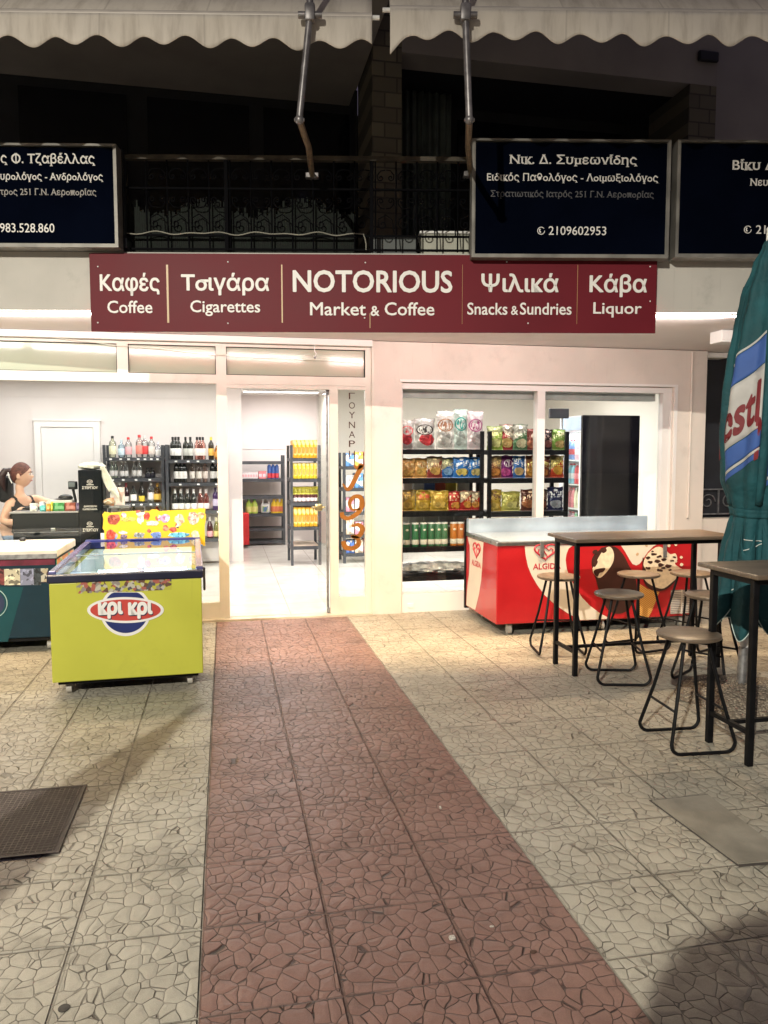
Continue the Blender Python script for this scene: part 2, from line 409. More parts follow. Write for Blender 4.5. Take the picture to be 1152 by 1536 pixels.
# ================================================================== the setting
def struct(name, mb, m):
    o = mb.build(name, m); o['kind'] = 'structure'; return o
struct('pavement', MB().add([(-40,-40,0),(40,-40,0),(40,40,0),(-40,40,0)], [(0,1,2,3)]), M['pave'])
struct('path', MB().add([(-.093,-20,.004),(1.115,-20,.004),(1.115,7.13,.004),(-.093,7.13,.004)], [(0,1,2,3)]), M['red'])
def tilemat():
    n = N('shop_tiles'); co = n.coord(); x, y, z = n.sep(co)
    def joint(v):
        f = n.math('FRACT', n.math('DIVIDE', v, .6)); return n.math('MINIMUM', f, n.math('SUBTRACT', 1.0, f))
    j = n.smooth(n.math('MINIMUM', joint(x), joint(y)), .003, .008)
    c = n.mix(n.smooth(n.noise(co, 3, 5, .6).outputs[0], .3, .7), (.56, .53, .49), (.66, .63, .58))
    n.set(n.b.inputs['Base Color'], n.mix(j, (.33, .30, .27), c)); n.b.inputs['Roughness'].default_value = .22
    n.bump(j, .2, .002); return n.m
struct('floor', MB().box(-6, 7.26, .008, 5.3, 14, .022), tilemat())

YF = 7.18
B = thing('shop_building', 'cream corner building with a lit ground floor shop under a wide balcony slab', 'building')
# edge frame of the slab
A0, B0 = Vector((-1.644, 6.376, 0)), Vector((3.656, 5.390, 0))
ERZ = math.atan2(B0.y - A0.y, B0.x - A0.x)
E = Fr(A0, ERZ)
FAC = Fr((0, YF, 0))
w = MB()
w.prism([(1.375, YF, 0), (1.66, YF, 0), (1.66, YF, 2.225), (4.52, YF, 2.225), (4.52, YF, 0), (4.895, YF, 0), (4.895, YF, 2.6), (1.375, YF, 2.6)], (0, .25, 0))
w.build('front_wall', M['wall'], B)
MB().box(-6, YF, 0, -2.95, YF + .25, 2.6).build('front_wall', M['wall'], B)
MB().box(4.895, YF + .05, 0, 12, YF + .2, .86).build('parapet_wall', M['wall'], B)
MB().box(4.90, 7.44, .3, 12, 7.46, 2.6).build('opening_shade', M['dark'], B)  # near-black sheet standing in for the shade inside the opening
# conduit and trim on right pier
MB().tube([(4.715, YF - .012, .88), (4.715, YF - .012, 2.585)], .012, 8).build('conduit', M['wall'], B, True)
MB().box(1.372, YF - .006, .0, 1.392, YF + .1, 2.6).build('corner_trim', M['alu'], B)
# slab (ground-floor soffit + fascia)
sl = MB()
pl = [E.w(-9, 0, 2.606), E.w(9.5, 0, 2.606), Vector((12, 16, 2.606)), Vector((-12, 16, 2.606))]
sl.prism(pl, (0, 0, .44)); sl.build('balcony_slab', M['soffit'], B)
fa = MB(); fa.fbox(E, -9, -.022, 2.625, 9.5, -.002, 3.058); fa.build('fascia', M['fascia'], B)
# beam under the soffit above the shop front, left part
MB().box(-6, YF - .045, 2.545, 1.37, YF + .1, 2.602).build('head_moulding', M['white'], B)
# ---- shop front, aluminium frame
fr = MB(); y0, y1 = YF + .02, YF + .085
fr.box(-.062, y0, .0, .030, y1, 2.54)
fr.box(1.312, y0, .0, 1.374, y1, 2.54)
fr.box(-2.95, y0, .0, -2.86, y1, 2.54)
for a, b in ((-2.86, -.062), (.030, 1.312)): fr.box(a, y0 + .002, 2.180, b, y1, 2.262)
fr.box(.030, y0 + .004, 2.145, .974, y1, 2.178)
fr.box(-.915, y0 + .004, 2.262, -.822, y1, 2.538)
fr.box(-2.86, y0 + .004, .0, -.062, y1, .172)
fr.box(.974, y0 + .006, 0, 1.052, y1, 2.178)
fr.box(1.052, y0 + .004, 0, 1.312, y1, .178); fr.box(1.052, y0 + .004, 2.146, 1.312, y1, 2.178)
for a, b in ((-2.86, -.915), (-.822, -.062), (.030, 1.312)):
    fr.box(a, y0 + .005, 2.516, b, y1, 2.54)
fr.build('shop_front_frame', M['alu'], B)
gk = MB()
for a, b in ((-2.86, -.915), (-.822, -.062), (.030, 1.312)):
    for z in (2.262, 2.510): gk.box(a + .001, y0 + .012, z + .001, b - .001, y0 + .03, z + .006)
    gk.box(a + .001, y0 + .012, 2.268, a + .006, y0 + .03, 2.51); gk.box(b - .006, y0 + .012, 2.268, b - .001, y0 + .03, 2.51)
gk.build('glazing_gasket', M['black'], B)
yg = YF + .055
def pane(x0, z0, x1, z1, y=yg, name='window_pane', m='glass'): return MB().box(x0, y, z0, x1, y + .008, z1).build(name, M[m], B)
pane(-2.86, .172, -.062, 2.180)
sidel = pane(1.052, .178, 1.312, 2.146, name='side_pane')
n = N('frosted_transom'); n.b.inputs['Base Color'].default_value = (.62, .66, .55, 1); n.b.inputs['Roughness'].default_value = .12
n.set(n.b.inputs['Base Color'], n.mix(n.smooth(n.noise(n.coord(), .9, 2).outputs[0], .3, .7), (.36, .40, .31), (.43, .43, .34)))
M['frost'] = n.m
for a, b in ((-2.86, -.915), (-.822, -.062), (.030, 1.312)):
    pane(a, 2.262, b, 2.516, name='transom_pane', m='frost')
MB().box(-2.86, YF - .03, -.01, 1.372, YF + .10, .018).build('threshold', mat('marble_sill', (.52, .46, .38), .4, var=.15), B)
# door leaf, swung inwards
dl = MB().box(.957, YF + .09, .05, .967, YF + .93, 2.13).build('door_leaf', glass('door_glass', (.95, .97, .95), 1.35, refl=.35), B)
dm = MB(); dm.tube([(.955, YF + .088, .03), (.955, YF + .088, 2.16)], .012, 8)
dm.bbox(.945, YF + .07, 2.10, .985, YF + .12, 2.16, .004); dm.bbox(.945, YF + .07, .02, .985, YF + .12, .07, .004)
dm.build('pivot_rod', M['greymetal'], dl, True)
hd = MB(); hd.tube([(.895, YF + .84, .985), (1.03, YF + .84, .985)], .011, 8); hd.tube([(.895, YF + .84, .985), (.895, YF + .72, .985)], .011, 8)
hd.bbox(.925, YF + .81, .95, .999, YF + .87, 1.02, .01)
hd.build('door_handle', mat('brass', (.55, .43, .22), .3, 1.0), dl, True)
# ---- sliding shop window on the right
sw = MB(); y0, y1 = YF + .03, YF + .12
sw.box(1.66, y0, 0, 1.676, y1, 2.222); sw.box(4.505, y0, 0, 4.52, y1, 2.222); sw.box(1.676, y0, 2.165, 4.505, y1, 2.222)
sw.box(1.676, y0 + .003, 0, 4.505, y1, .183)
sw.box(3.045, y0 - .012, .183, 3.125, y1, 2.165); sw.box(4.425, y0 + .006, .183, 4.505, y1, 2.165)
sw.build('window_frame', M['white'], B)
# reveal moulding
rv = MB(); rv.box(4.53, YF - .012, .0, 4.562, YF, 2.25); rv.box(1.64, YF - .012, 2.226, 4.53, YF, 2.25)
rv.build('window_architrave', M['white'], B)
MB().box(1.73, y0 - .006, .05, 1.79, y0 + .003, .09).build('socket_cover', M['white_p'], B)
pane(1.676, .183, 3.045, 2.165, YF + .075); pane(3.125, .183, 4.425, 2.165, YF + .09)
MB().box(1.69, YF + .14, 2.09, 4.40, YF + .22, 2.17).build('shutter_box', mat('shutter_grey', (.42, .42, .41), .5), B)

# ---- interior shell
CZ = 2.55
sh = MB()
sh.box(-6, 11.0, 0, .245, 11.12, CZ)                     # back wall behind the liquor
sh.box(.125, 11.12, 0, .245, 13.6, CZ)
sh.box(.245, 13.45, 0, 1.75, 13.6, CZ)
sh.build('interior_wall', M['inwall'], B)
MB().prism([(1.62, 13.45, 0), (1.62, 11.9, 0), (5.2, 11.9, 0), (5.2, 7.475, 0), (5.32, 7.475, 0), (5.32, 12.0, 0), (1.75, 12.0, 0), (1.75, 13.45, 0)], (0, 0, CZ)).build('interior_cream_wall', M['cream'], B); MB().box(-6.1, 7.43, 0, -6, 11.1, CZ).build('interior_cream_wall', M['cream'], B)
MB().box(.245, 13.44, 1.62, 1.62, 13.449, 1.66).box(.245, 13.44, 2.33, 1.62, 13.449, 2.55).build('cornice', M['inwall'], B)
MB().box(-6, 7.27, CZ, 5.2, 13.6, CZ + .05).build('interior_ceiling', M['ceil'], B)
MB().box(-6, 10.988, 2.30, .245, 10.999, 2.325).build('wall_moulding', M['inwall'], B)
# white door in the back wall
x0, z1 = FAC.px(62, 641, 11.0 - YF)[0], FAC.px(62, 641, 11.0 - YF)[1]; x1 = FAC.px(140, 641, 11.0 - YF)[0]
d = MB().box(x0, 10.975, .02, x1, 10.998, z1).build('interior_door', M['white'], B)
a = MB(); t = .085
a.box(x0 - t, 10.962, .02, x0 - .004, 10.999, z1 + t); a.box(x1 + .004, 10.962, .02, x1 + t, 10.999, z1 + t); a.box(x0 - .004, 10.962, z1 + .004, x1 + .004, 10.999, z1 + t)
a.build('door_frame', M['white'], d)
MB().box(x0 - t - .02, 10.95, z1 + t, x1 + t + .02, 10.999, z1 + t + .025).build('door_cap', M['white'], d)
# ---- ceiling lights in the shop
def ceiling_light(x, y, sx, sy, e, label):
    t = thing('ceiling_light', label, 'ceiling light', (x, y, CZ), 0)
    MB().bbox(x - sx / 2, y - sy / 2, CZ - .03, x + sx / 2, y + sy / 2, CZ - .004, .006).build('housing', M['white_p'], t)
    MB().box(x - sx / 2 + .015, y - sy / 2 + .015, CZ - .036, x + sx / 2 - .015, y + sy / 2 - .015, CZ - .0305).build('diffuser', M['light'], t)
    l = bpy.data.lights.new('ceiling_light_lamp', 'AREA'); l.shape = 'RECTANGLE'; l.size = sx; l.size_y = sy; l.energy = e; l.color = (1.0, .97, .95)
    o = bpy.data.objects.new('ceiling_light_lamp', l); COL.objects.link(o); o.parent = t; o.location = (0, 0, -.05)
ceiling_light(-1.7, 10.25, 3.2, .12, 35, 'long thin white light running along the ceiling over the liquor racks')
ceiling_light(-1.6, 8.6, 2.6, .14, 46, 'long white light on the ceiling above the counter and the seated person')
ceiling_light(.55, 9.2, .14, 2.2, 36, 'white ceiling light behind the open glass door')
ceiling_light(.9, 12.4, 1.2, .14, 40, 'short white light at the far end of the alcove ceiling')
ceiling_light(2.8, 9.3, 2.6, .14, 140, 'long white light on the ceiling behind the snack racks')
ceiling_light(3.0, 7.44, 2.6, .07, 48, 'thin white light added inside the sliding window to brighten the snack bags')  # unseen light, placed here to light the bag fronts from above

# ---- upper storey
nb = N('stone_brick'); co = nb.coord('Object'); mp = nb.n('ShaderNodeMapping'); nb.l(co, mp.inputs[0]); mp.inputs['Rotation'].default_value = (R(90), 0, 0)
bt = nb.n('ShaderNodeTexBrick'); nb.l(mp.outputs[0], bt.inputs[0]); bt.inputs['Scale'].default_value = 1
bt.inputs['Brick Width'].default_value = .23; bt.inputs['Row Height'].default_value = .135; bt.inputs['Mortar Size'].default_value = .008
bt.inputs['Color1'].default_value = (.19, .17, .13, 1); bt.inputs['Color2'].default_value = (.12, .105, .085, 1); bt.inputs['Mortar'].default_value = (.07, .065, .055, 1)
nb.l(bt.outputs[0], nb.b.inputs['Base Color']); nb.bump(nb.math('SUBTRACT', 1.0, bt.outputs['Fac']), .6, .01); nb.b.inputs['Roughness'].default_value = .8
MB().box(1.375, YF, 3.05, 1.655, YF + .75, 7.5).build('brick_pillar', nb.m, B); MB().box(4.60, YF, 3.05, 4.90, YF + .75, 5.223).build('brick_pillar', nb.m, B)
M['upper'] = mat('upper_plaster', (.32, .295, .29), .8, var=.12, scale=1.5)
up = MB(); up.box(1.655, YF - .002, 5.225, 4.90, YF + .3, 7.5); up.build('upper_beam', M['upper'], B)
up = MB(); up.box(-9, 5.6, 5.2, 1.36, 8.3, 5.3); up.build('upper_balcony', M['upper'], B)
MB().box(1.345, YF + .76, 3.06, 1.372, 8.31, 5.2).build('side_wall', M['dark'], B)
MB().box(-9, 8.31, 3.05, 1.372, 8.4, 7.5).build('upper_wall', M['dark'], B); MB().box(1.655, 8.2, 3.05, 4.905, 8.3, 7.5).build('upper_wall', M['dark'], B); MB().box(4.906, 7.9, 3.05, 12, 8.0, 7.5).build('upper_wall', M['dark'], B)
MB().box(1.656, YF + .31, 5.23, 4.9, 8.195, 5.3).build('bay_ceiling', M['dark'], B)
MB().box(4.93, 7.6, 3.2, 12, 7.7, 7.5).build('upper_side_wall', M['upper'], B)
for x in (-1.9, -.7, .45):
    MB().box(x, 8.28, 3.2, x + 1.0, 8.305, 5.1).build('balcony_door', M['darkglass'], B)
MB().box(2.5, 8.16, 3.2, 4.4, 8.19, 5.1).build('balcony_door', M['darkglass'], B)
vg = MB(); x, z = FAC.px(1060, 87, 0); vg.bbox(x - .11, YF - .05, z - .05, x + .11, YF - .003, z + .05, .015); vg.build('wall_vent', M['blackplas'], B)
# curtain in the right bay
cu = MB()
def curt(u, v):
    x = 1.80 + .52 * u; return Vector((x, 7.85 + .03 * math.sin(u * 42) + .012 * math.sin(u * 97 + 1), 3.15 + 2.05 * v))
cu.grid(curt, 90, 6)
cm = mat('curtain_cloth', (.10, .125, .12), .9, var=.2)
so = cu.build('curtain', cm, None, True)
mdv = so.modifiers.new('thickness', 'SOLIDIFY'); mdv.thickness = .004
tag(so, 'pale grey green curtain hanging in the dark upstairs window bay', 'curtain')
# dark recess right of the shop

# ================================================================== signs on the balcony edge
def rect(fr, x0, y0, x1, y1, d0, d1, mb=None):
    """box whose front face covers the photo rectangle, on the frame's plane y = d0"""
    a, b = fr.px(x0, y1, d0), fr.px(x1, y0, d0)
    mb = mb or MB(); mb.fbox(fr, a[0], d0, a[1], b[0], d1, b[1]); return mb
sg = thing('shop_sign', 'long dark red shop sign with white Greek and English words, hung on the slab edge', 'sign', E.w(2, -.06, 2.5), ERZ)
SY = -.075
pn = rect(E, 137, 384, 986, 497, SY, SY + .018).build('panel', M['maroon'], sg)
ln = .002
for x, ya, yb in ((251.5, 397, 484), (423, 397, 484), (555, 470, 492), (693.5, 397, 486), (866, 397, 486)):
    rect(E, x - .55, ya, x + .55, yb, SY - ln, SY - .0004).build('divider_line', M['gold'], sg)
L = M['letter']
for s, x0, y0, x1, y1, bo in (
    ('Καφές', 149.5, 409, 240, 444, .021), ('Coffee', 161, 451, 229, 470, .011),
    ('Τσιγάρα', 271.5, 409, 404, 443.5, .021), ('Cigarettes', 285.5, 450.5, 390.5, 474.5, .011),
    ('NOTORIOUS', 439, 405, 678.5, 439.5, .021), ('Market', 465, 453.5, 549, 473.5, .011), ('&', 556, 459, 569, 474, .015), ('Coffee', 577, 453.5, 651.5, 473.5, .011),
    ('Ψιλικά', 722, 409.5, 837.5, 439, .021), ('Snacks', 701, 454, 761, 472.5, .011), ('&', 766.5, 459, 777, 472.5, .011), ('Sundries', 780, 454, 857, 472.5, .011),
    ('Κάβα', 884.5, 410.5, 969.7, 446, .021), ('Liquor', 890, 453.5, 962, 476.5, .011)):
    textpx(s, E, x0, y0, x1, y1, SY - .0004, L, sg, bold=bo, ext=.004)
scw = MB(); scw.lathe([(.006, -.004), (.006, .002), (.003, .004)], 8)
for px_, py_ in ((147, 400), (342, 393), (548, 394), (760, 393), (975, 400), (147, 484), (342, 485), (547, 477), (792, 485), (975, 452)):
    x, z = E.px(px_, py_, SY); p = E.w(x, SY - .002, z)
    b = MB(); b.ball(p, .006, 8, 6); b.build('screw', M['white_p'], sg)

def doctor_sign(label, x0, y0, x1, y1, lines, d=-.16):
    xa, za = E.px(x0, y1, d); xb, zb = E.px(x1, y0, d)
    t = thing('plate_sign', label, 'sign', E.w((xa + xb) / 2, d + .06, za), ERZ, None)
    b = .026
    MB().fbox(E, xa + b, d + .006, za + b, xb - b, d + .11, zb - b).build('panel', M['navy'], t)
    f = MB()
    f.fbox(E, xa, d - .006, za, xb, d + .115, za + b).fbox(E, xa, d - .006, zb - b * .6, xb, d + .115, zb)
    f.fbox(E, xa, d - .006, za + b, xa + b * .75, d + .115, zb - b * .6).fbox(E, xb - b * .75, d - .006, za + b, xb, d + .115, zb - b * .6)
    f.fbox(E, xa + b * .75, d + .001, za + b, xa + b, d + .02, zb - b * .6).fbox(E, xb - b, d + .001, za + b, xb - b * .75, d + .02, zb - b * .6)
    f.build('frame', mat('sign_frame', (.20, .19, .175), .5, .3, var=.25), t)
    for s, a, bb, c, e, m_, bo in lines:
        if s == 'PHONE':
            cx, cz = E.px((a + c) / 2, (bb + e) / 2, d + .005); r = .026; pts = []
            ring = MB(); ring.tube([E.w(cx + r * math.cos(q * math.pi / 10), d + .003, cz + r * math.sin(q * math.pi / 10)) for q in range(2, 21)], .0032, 6)
            ring.tube([E.w(cx - .008, d + .003, cz + .013), E.w(cx - .012, d + .003, cz), E.w(cx - .004, d + .003, cz - .013)], [.006, .004, .006], 6)
            ring.build('phone_icon', M['letter'], t, True)
        else:
            textpx(s, E, a, bb, c, e, d + .0055, m_, t, bold=bo, ext=.004, serif=not s[0].isdigit())
    return t
LG, LD = M['letter'], M['letterdim']
doctor_sign('dark blue name plate on the left above the shop, ending in phone 983.528.860', -240, 216, 174, 369, (
    ('ς Φ. Τζαβέλλας', 1, 229, 143, 250, LG, .008), ('υρολόγος - Ανδρολόγος', 0, 258, 155, 274, LG, .004),
    ('τρος 251 Γ.Ν. Αεροπορίας', 0, 282, 145, 296, M['lettergrey'], 0), ('983.528.860', 0, 335, 82, 349, LG, 0)))
doctor_sign('dark blue name plate with silver frame reading 2109602953, right of the balcony railing', 707, 210, 1007, 386, (
    ('Νικ. Δ. Συμεωνίδης', 764, 231, 955.6, 251, LG, .008), ('Ειδικός Παθολόγος - Λοιμωξιολόγος', 730.6, 259, 987, 276, LG, .004),
    ('Στρατιωτικός Ιατρός 251 Γ.Ν. Αεροπορίας', 736, 285, 980.6, 299.5, LD, 0),
    ('PHONE', 805.6, 338.5, 817.6, 354, LG, 0), ('2109602953', 823, 339.5, 909, 353, LG, 0)))
doctor_sign('dark blue name plate cut off by the right edge of the photo', 1012, 212, 1310, 386, (
    ('Βίκυ Δ', 1099, 239, 1162, 256, LG, .008), ('Νευ', 1125, 268, 1152, 279, LG, .004),
    ('PHONE', 1115.5, 337, 1127.5, 352, LG, 0), ('210', 1134, 338, 1160, 351, LG, 0)))
# dark backing box behind the left plate
bx = thing('sign_backing_box', 'dark box standing behind the left name plate on the slab edge', 'box', E.w(.2, -.04, 3.06), ERZ)
xa, za = E.px(-240, 384, -.04); xb, zb = E.px(190, 372, -.04)
mbx = MB(); mbx.bbox(xa, -.04, 3.087, xb, .1, 3.16, .006, fr=E); mbx.build('case', M['blackplas'], bx)
xa2, zc = E.px(178, 225, .0); mb2 = MB(); mb2.fbox(E, xb - .06, -.02, 3.162, xb - .02, .05, zc); mb2.build('upright', M['blackplas'], bx)

# ------------------------------------------------------------------ LED strip along the slab edge
ledt = thing('light_strip', 'thin glowing light strip running along the lower edge of the balcony slab', 'light strip', E.w(2, 0, 2.6), ERZ)
MB().fbox(E, -9, -.024, 2.6065, 9.5, -.0225, 2.622).build('channel', M['white_p'], ledt)
MB().fbox(E, -9, -.024, 2.5965, 9.5, -.006, 2.6045).build('lens', M['led'], ledt)
for k, (xx, en) in enumerate(((-1.6, 62), (1.2, 92), (4.2, 120))):
    l = bpy.data.lights.new('light_strip_lamp', 'AREA'); l.shape = 'RECTANGLE'; l.size = 2.7; l.size_y = .03; l.energy = en; l.color = (1.0, .71, .40); l.spread = R(138)
    o = bpy.data.objects.new('light_strip_lamp', l); COL.objects.link(o); o.parent = ledt
    o.location = (xx - 2, -.04, -.02); o.rotation_euler = (R(-6), 0, 0)

for k, (xx, en) in enumerate(((-1.6, 15), (1.2, 16), (4.2, 24))):
    l = bpy.data.lights.new('light_strip_lamp', 'AREA'); l.shape = 'RECTANGLE'; l.size = 2.7; l.size_y = .02; l.energy = en; l.color = (1.0, .90, .84)
    o = bpy.data.objects.new('light_strip_lamp', l); COL.objects.link(o); o.parent = ledt
    o.location = (xx - 2, .0, -.022); o.rotation_euler = (R(98), 0, 0)

# ------------------------------------------------------------------ balcony railing
rt = thing('balcony_railing', 'black wrought iron balcony railing with scrolls above the red shop sign', 'railing', E.w(2, .03, 3.085), ERZ)
RY = .05
zt = E.px(450, 238, RY)[1]; zm = E.px(450, 284, RY)[1]; zl = E.px(450, 354, RY)[1]; zl2 = zl - .03
xl, xr = -6.0, 7.0
b = MB(); b.fbox(E, xl, RY - .025, zt - .018, xr, RY + .025, zt + .014); b.build('top_rail', mat('worn_rail', (.055, .045, .032), .6, .2, var=.4, scale=12), rt)
for z in (zm, zl, 3.10):
    b = MB(); b.fbox(E, xl, RY - .009, z - .007, xr, RY + .009, z + .007); b.build('rail', M['railing'], rt)
bal = MB(); o0 = E.w(0, RY, 0)
x = E.px(190, 300, RY)[0]; xe = E.px(712, 300, RY)[0]; step = E.px(594, 300, RY)[0] - E.px(563, 300, RY)[0]
n_ = int((xe - x) / step) + 1; xs = [E.px(563, 300, RY)[0] + step * k for k in range(-13, 6)]
bm_ = MB(); bm_.tube([(0, 0, 3.087), (0, 0, zt - .018)], .0065, 6); bme = bm_.mesh('baluster', None, True); bme.materials.append(M['railing'])
pm_ = MB(); pm_.box(-.014, -.014, 3.087, .014, .014, zt - .02); pme = pm_.mesh('post', None); pme.materials.append(M['railing'])
def volute(cx, cz, r, turns, start, dirn, n=22):
    return [(cx + r * (1 - .8 * i / (n - 1)) * math.cos(start + dirn * 2 * math.pi * turns * i / (n - 1)), 0, cz + r * (1 - .8 * i / (n - 1)) * math.sin(start + dirn * 2 * math.pi * turns * i / (n - 1))) for i in range(n)]
sc1 = [MB(), MB()]; sc2 = [MB(), MB()]; hw = step / 2 - .012
zs = zt - .135
for s in (-1, 1):
    sc1[s > 0].tube([(s * .002, 0, zs + .055), (s * hw * .55, 0, zs + .05), (s * hw * .92, 0, zs + .02)] + volute(s * hw * .58, zs - .002, hw * .36, 1.1, 0 if s > 0 else math.pi, -s)[1:], .005, 5)
    zz = zm - .09
    sc2[s > 0].tube([(s * .002, 0, zz - .05), (s * hw * .55, 0, zz - .045), (s * hw * .92, 0, zz - .015)] + volute(s * hw * .58, zz + .006, hw * .36, 1.1, 0 if s > 0 else math.pi, s)[1:], .005, 5)
zz = zl + .06
sc3 = MB(); sc3.tube([(hw * .95, 0, zl + .0), (hw * .8, 0, zz + .06), (0, 0, zz + .1), (-hw * .8, 0, zz + .07)] + volute(-hw * .35, zz + .03, hw * .55, 1.2, math.pi * .8, 1)[1:], .005, 5)

base = Matrix.Translation(E.w(0, RY, 0)) @ Matrix.Rotation(ERZ, 4, 'Z'); toroot = INV[rt.name] @ base
smes = []
for q_ in sc1 + sc2 + [sc3]:
    if q_.v: smes.append(q_.mesh('scroll', None, True)); smes[-1].materials.append(M['railing'])
for k, xx in enumerate(xs):
    for nm, me, dx in [('baluster', bme, 0)] + [('scroll', q_, step / 2) for q_ in (smes if 1 < k < 18 else [])]:
        o = bpy.data.objects.new(nm, me); COL.objects.link(o); o.parent = rt; o.matrix_local = toroot @ Matrix.Translation((xx + dx, 0, 0))
    if k in (0, 6, 13):
        o = bpy.data.objects.new('post', pme); COL.objects.link(o); o.parent = rt; o.matrix_local = toroot @ Matrix.Translation((xx - .028, 0, 0))
# white cable tied along the railing
pts = []
xa = E.px(188, 357, RY - .012)[0]; xb = E.px(545, 357, RY - .012)[0]
for i in range(60):
    u = i / 59; pts.append(E.w(xa + (xb - xa) * u, RY - .016, zl + .012 - .014 * math.sin(u * 37) * math.sin(u * 9 + .4)))
xq, zq = E.px(549, 383, RY - .016)
pts += [E.w(xq - .008, RY - .016, zl - .02), E.w(xq, RY - .016, zl - .06), E.w(xq, RY - .016, zq + .04)]
cb = MB(); cb.tube(pts, .0045, 6); tag(cb.build('cable', mat('white_cable', (.26, .25, .21), .7), None, True), 'white cable tied along the lower rail of the balcony railing', 'cable')
# reed screen behind the railing
rd = MB()
xa = E.px(186, 340, .12)[0]; xb = E.px(530, 340, .12)[0]
k = 0; xx = xa
while xx < xb:
    wd = random.uniform(.010, .017); rd.fbox(E, xx, .115, 3.087, xx + wd * .9, .115 + wd, 3.44 + .05 * math.sin(xx * 9) + random.uniform(-.05, .03)); xx += wd
tag(rd.build('reed_screen', mat('green_reed', (.004, .007, .005), .9, var=.6, scale=30)), 'dark green reed screen standing behind the balcony railing', 'screen')
# pale planters behind the railing
for a, b_, c, d_, lab in ((556, 358, 626, 383, 'grey planter box behind the scrolled railing by the brick pillar'), (632, 351, 704, 383, 'pale planter box behind the railing, next to the silver framed name plate')):
    t = thing('planter_box', lab, 'planter', E.w(E.px((a + b_ * 0 + c) / 2, 380, .3)[0], .35, 3.06), ERZ)
    xa, _ = E.px(a, 380, .25); xb, zb = E.px(c, b_, .25)
    m = MB(); m.bbox(xa, .25, 3.05, xb, .5, zb, .012, fr=E); m.build('trough', mat('planter_paint', (.42, .42, .36) if a > 600 else (.10, .11, .11), .7), t)
    m = MB(); m.bbox(xa - .015, .235, zb, xb + .015, .515, zb + .02, .006, fr=E); m.build('rim', M['white_p'] if a > 600 else M['greymetal'], t)

# ------------------------------------------------------------------ awnings
AY = -1.12
M['tube'] = mat('awning_bar', (.50, .46, .42), .45, .1, var=.08)
M['arm'] = mat('awning_arm', (.17, .16, .165), .4, .5, var=.3, scale=14)
M['armlow'] = mat('awning_arm_weathered', (.22, .17, .115), .5, .4, var=.3, scale=14)
def awning(label, pxa, pxb, armpx, flare):
    xa = E.px(pxa, 20, AY)[0]; xb = E.px(pxb, 20, AY)[0]; zb = E.px((pxa + pxb) / 2, 21, AY)[1]
    t = thing('awning', label, 'awning', E.w((xa + xb) / 2, AY, zb), ERZ)
    def can(u, v):
        return E.w(xa + (xb - xa) * u, AY + .02 + 1.75 * v, zb + .02 + 2.0 * v - .05 * math.sin(math.pi * v) + .006 * math.sin(u * 60))
    o = MB().grid(can, 80, 8).build('canopy', M['fabric'], t, True); m = o.modifiers.new('thickness', 'SOLIDIFY'); m.thickness = .006
    per = .262; n = int((xb - xa) / .0131)
    def val(u, v):
        x = xa + (xb - xa) * u; ph = x / per * 2 * math.pi
        drop = .165 + .028 * math.cos(ph) + .006 * math.sin(x * 3.1)
        if flare: drop += .075 * max(0, 1 - (x - xa) / .16)
        return E.w(x, AY - .026 - .018 * v * math.sin(ph * .5 + 1) - .01 * v, zb - .005 - drop * v)
    o = MB().grid(val, n, 8).build('valance', M['fabric'], t, True); m = o.modifiers.new('thickness', 'SOLIDIFY'); m.thickness = .004
    b = MB(); b.tube([E.w(xa, AY, zb), E.w(xb, AY, zb)], .026, 14); b.build('front_bar', M['tube'], t, True)
    ends = [xb] if not flare else [xa]
    for xe in ends:
        s = 1 if not flare else -1
        b = MB(); b.tube([E.w(xe - s * .005, AY, zb), E.w(xe + s * .045, AY, zb)], .014, 10); b.build('end_pin', M['white_p'], t, True)
    (ax, ay), (ex, ey), (fx, fy) = armpx
    FA = AY - .085
    p0 = E.w(*[(lambda q: (q[0], FA, q[1]))(E.px(ax, ay, FA))][0]); p1 = E.w(*[(lambda q: (q[0], FA + .02, q[1]))(E.px(ex, ey, FA + .02))][0]); p2 = E.w(*[(lambda q: (q[0], -.0, q[1]))(E.px(fx, fy, -.0))][0])
    a = MB(); a.tube([p0 + Vector((0, 0, .32)), p0, p1], .021, 10); a.build('arm', M['arm'], t, True)
    mid = p1.lerp(p2, .45) + E.ux * (.02 if not flare else -.012)
    a = MB(); a.tube([p1, mid, p2], .021, 10); a.build('forearm', M['armlow'], t, True)
    a = MB(); a.ball(p1, .028, 10, 8); a.tube([p1 - E.ux * .03, p1 + E.ux * .03], .012, 8); a.build('elbow', M['arm'], t, True)
    a = MB(); q = p0; a.bbox(-.03, -.03, -.05, .03, .03, .05, .01, fr=Fr(q, ERZ)); a.tube([q - E.ux * .07 + Vector((0, 0, -.01)), q + E.ux * .07 + Vector((0, 0, -.01))], .02, 10)
    a.build('clamp', M['arm'], t, True)
    a = MB(); a.bbox(-.05, .0, -.02, .05, .06, .02, .006, fr=Fr(p2, ERZ)); a.build('bracket', M['arm'], t)
awning('cream scalloped awning on the left, its folding arm standing left of the brick pillar', -420, 558, ((465, 20), (449, 180), (468, 262)), False)
awning('cream scalloped awning on the right with a drooping left corner', 585, 1560, ((698, 20), (704, 180), (706, 260)), True)

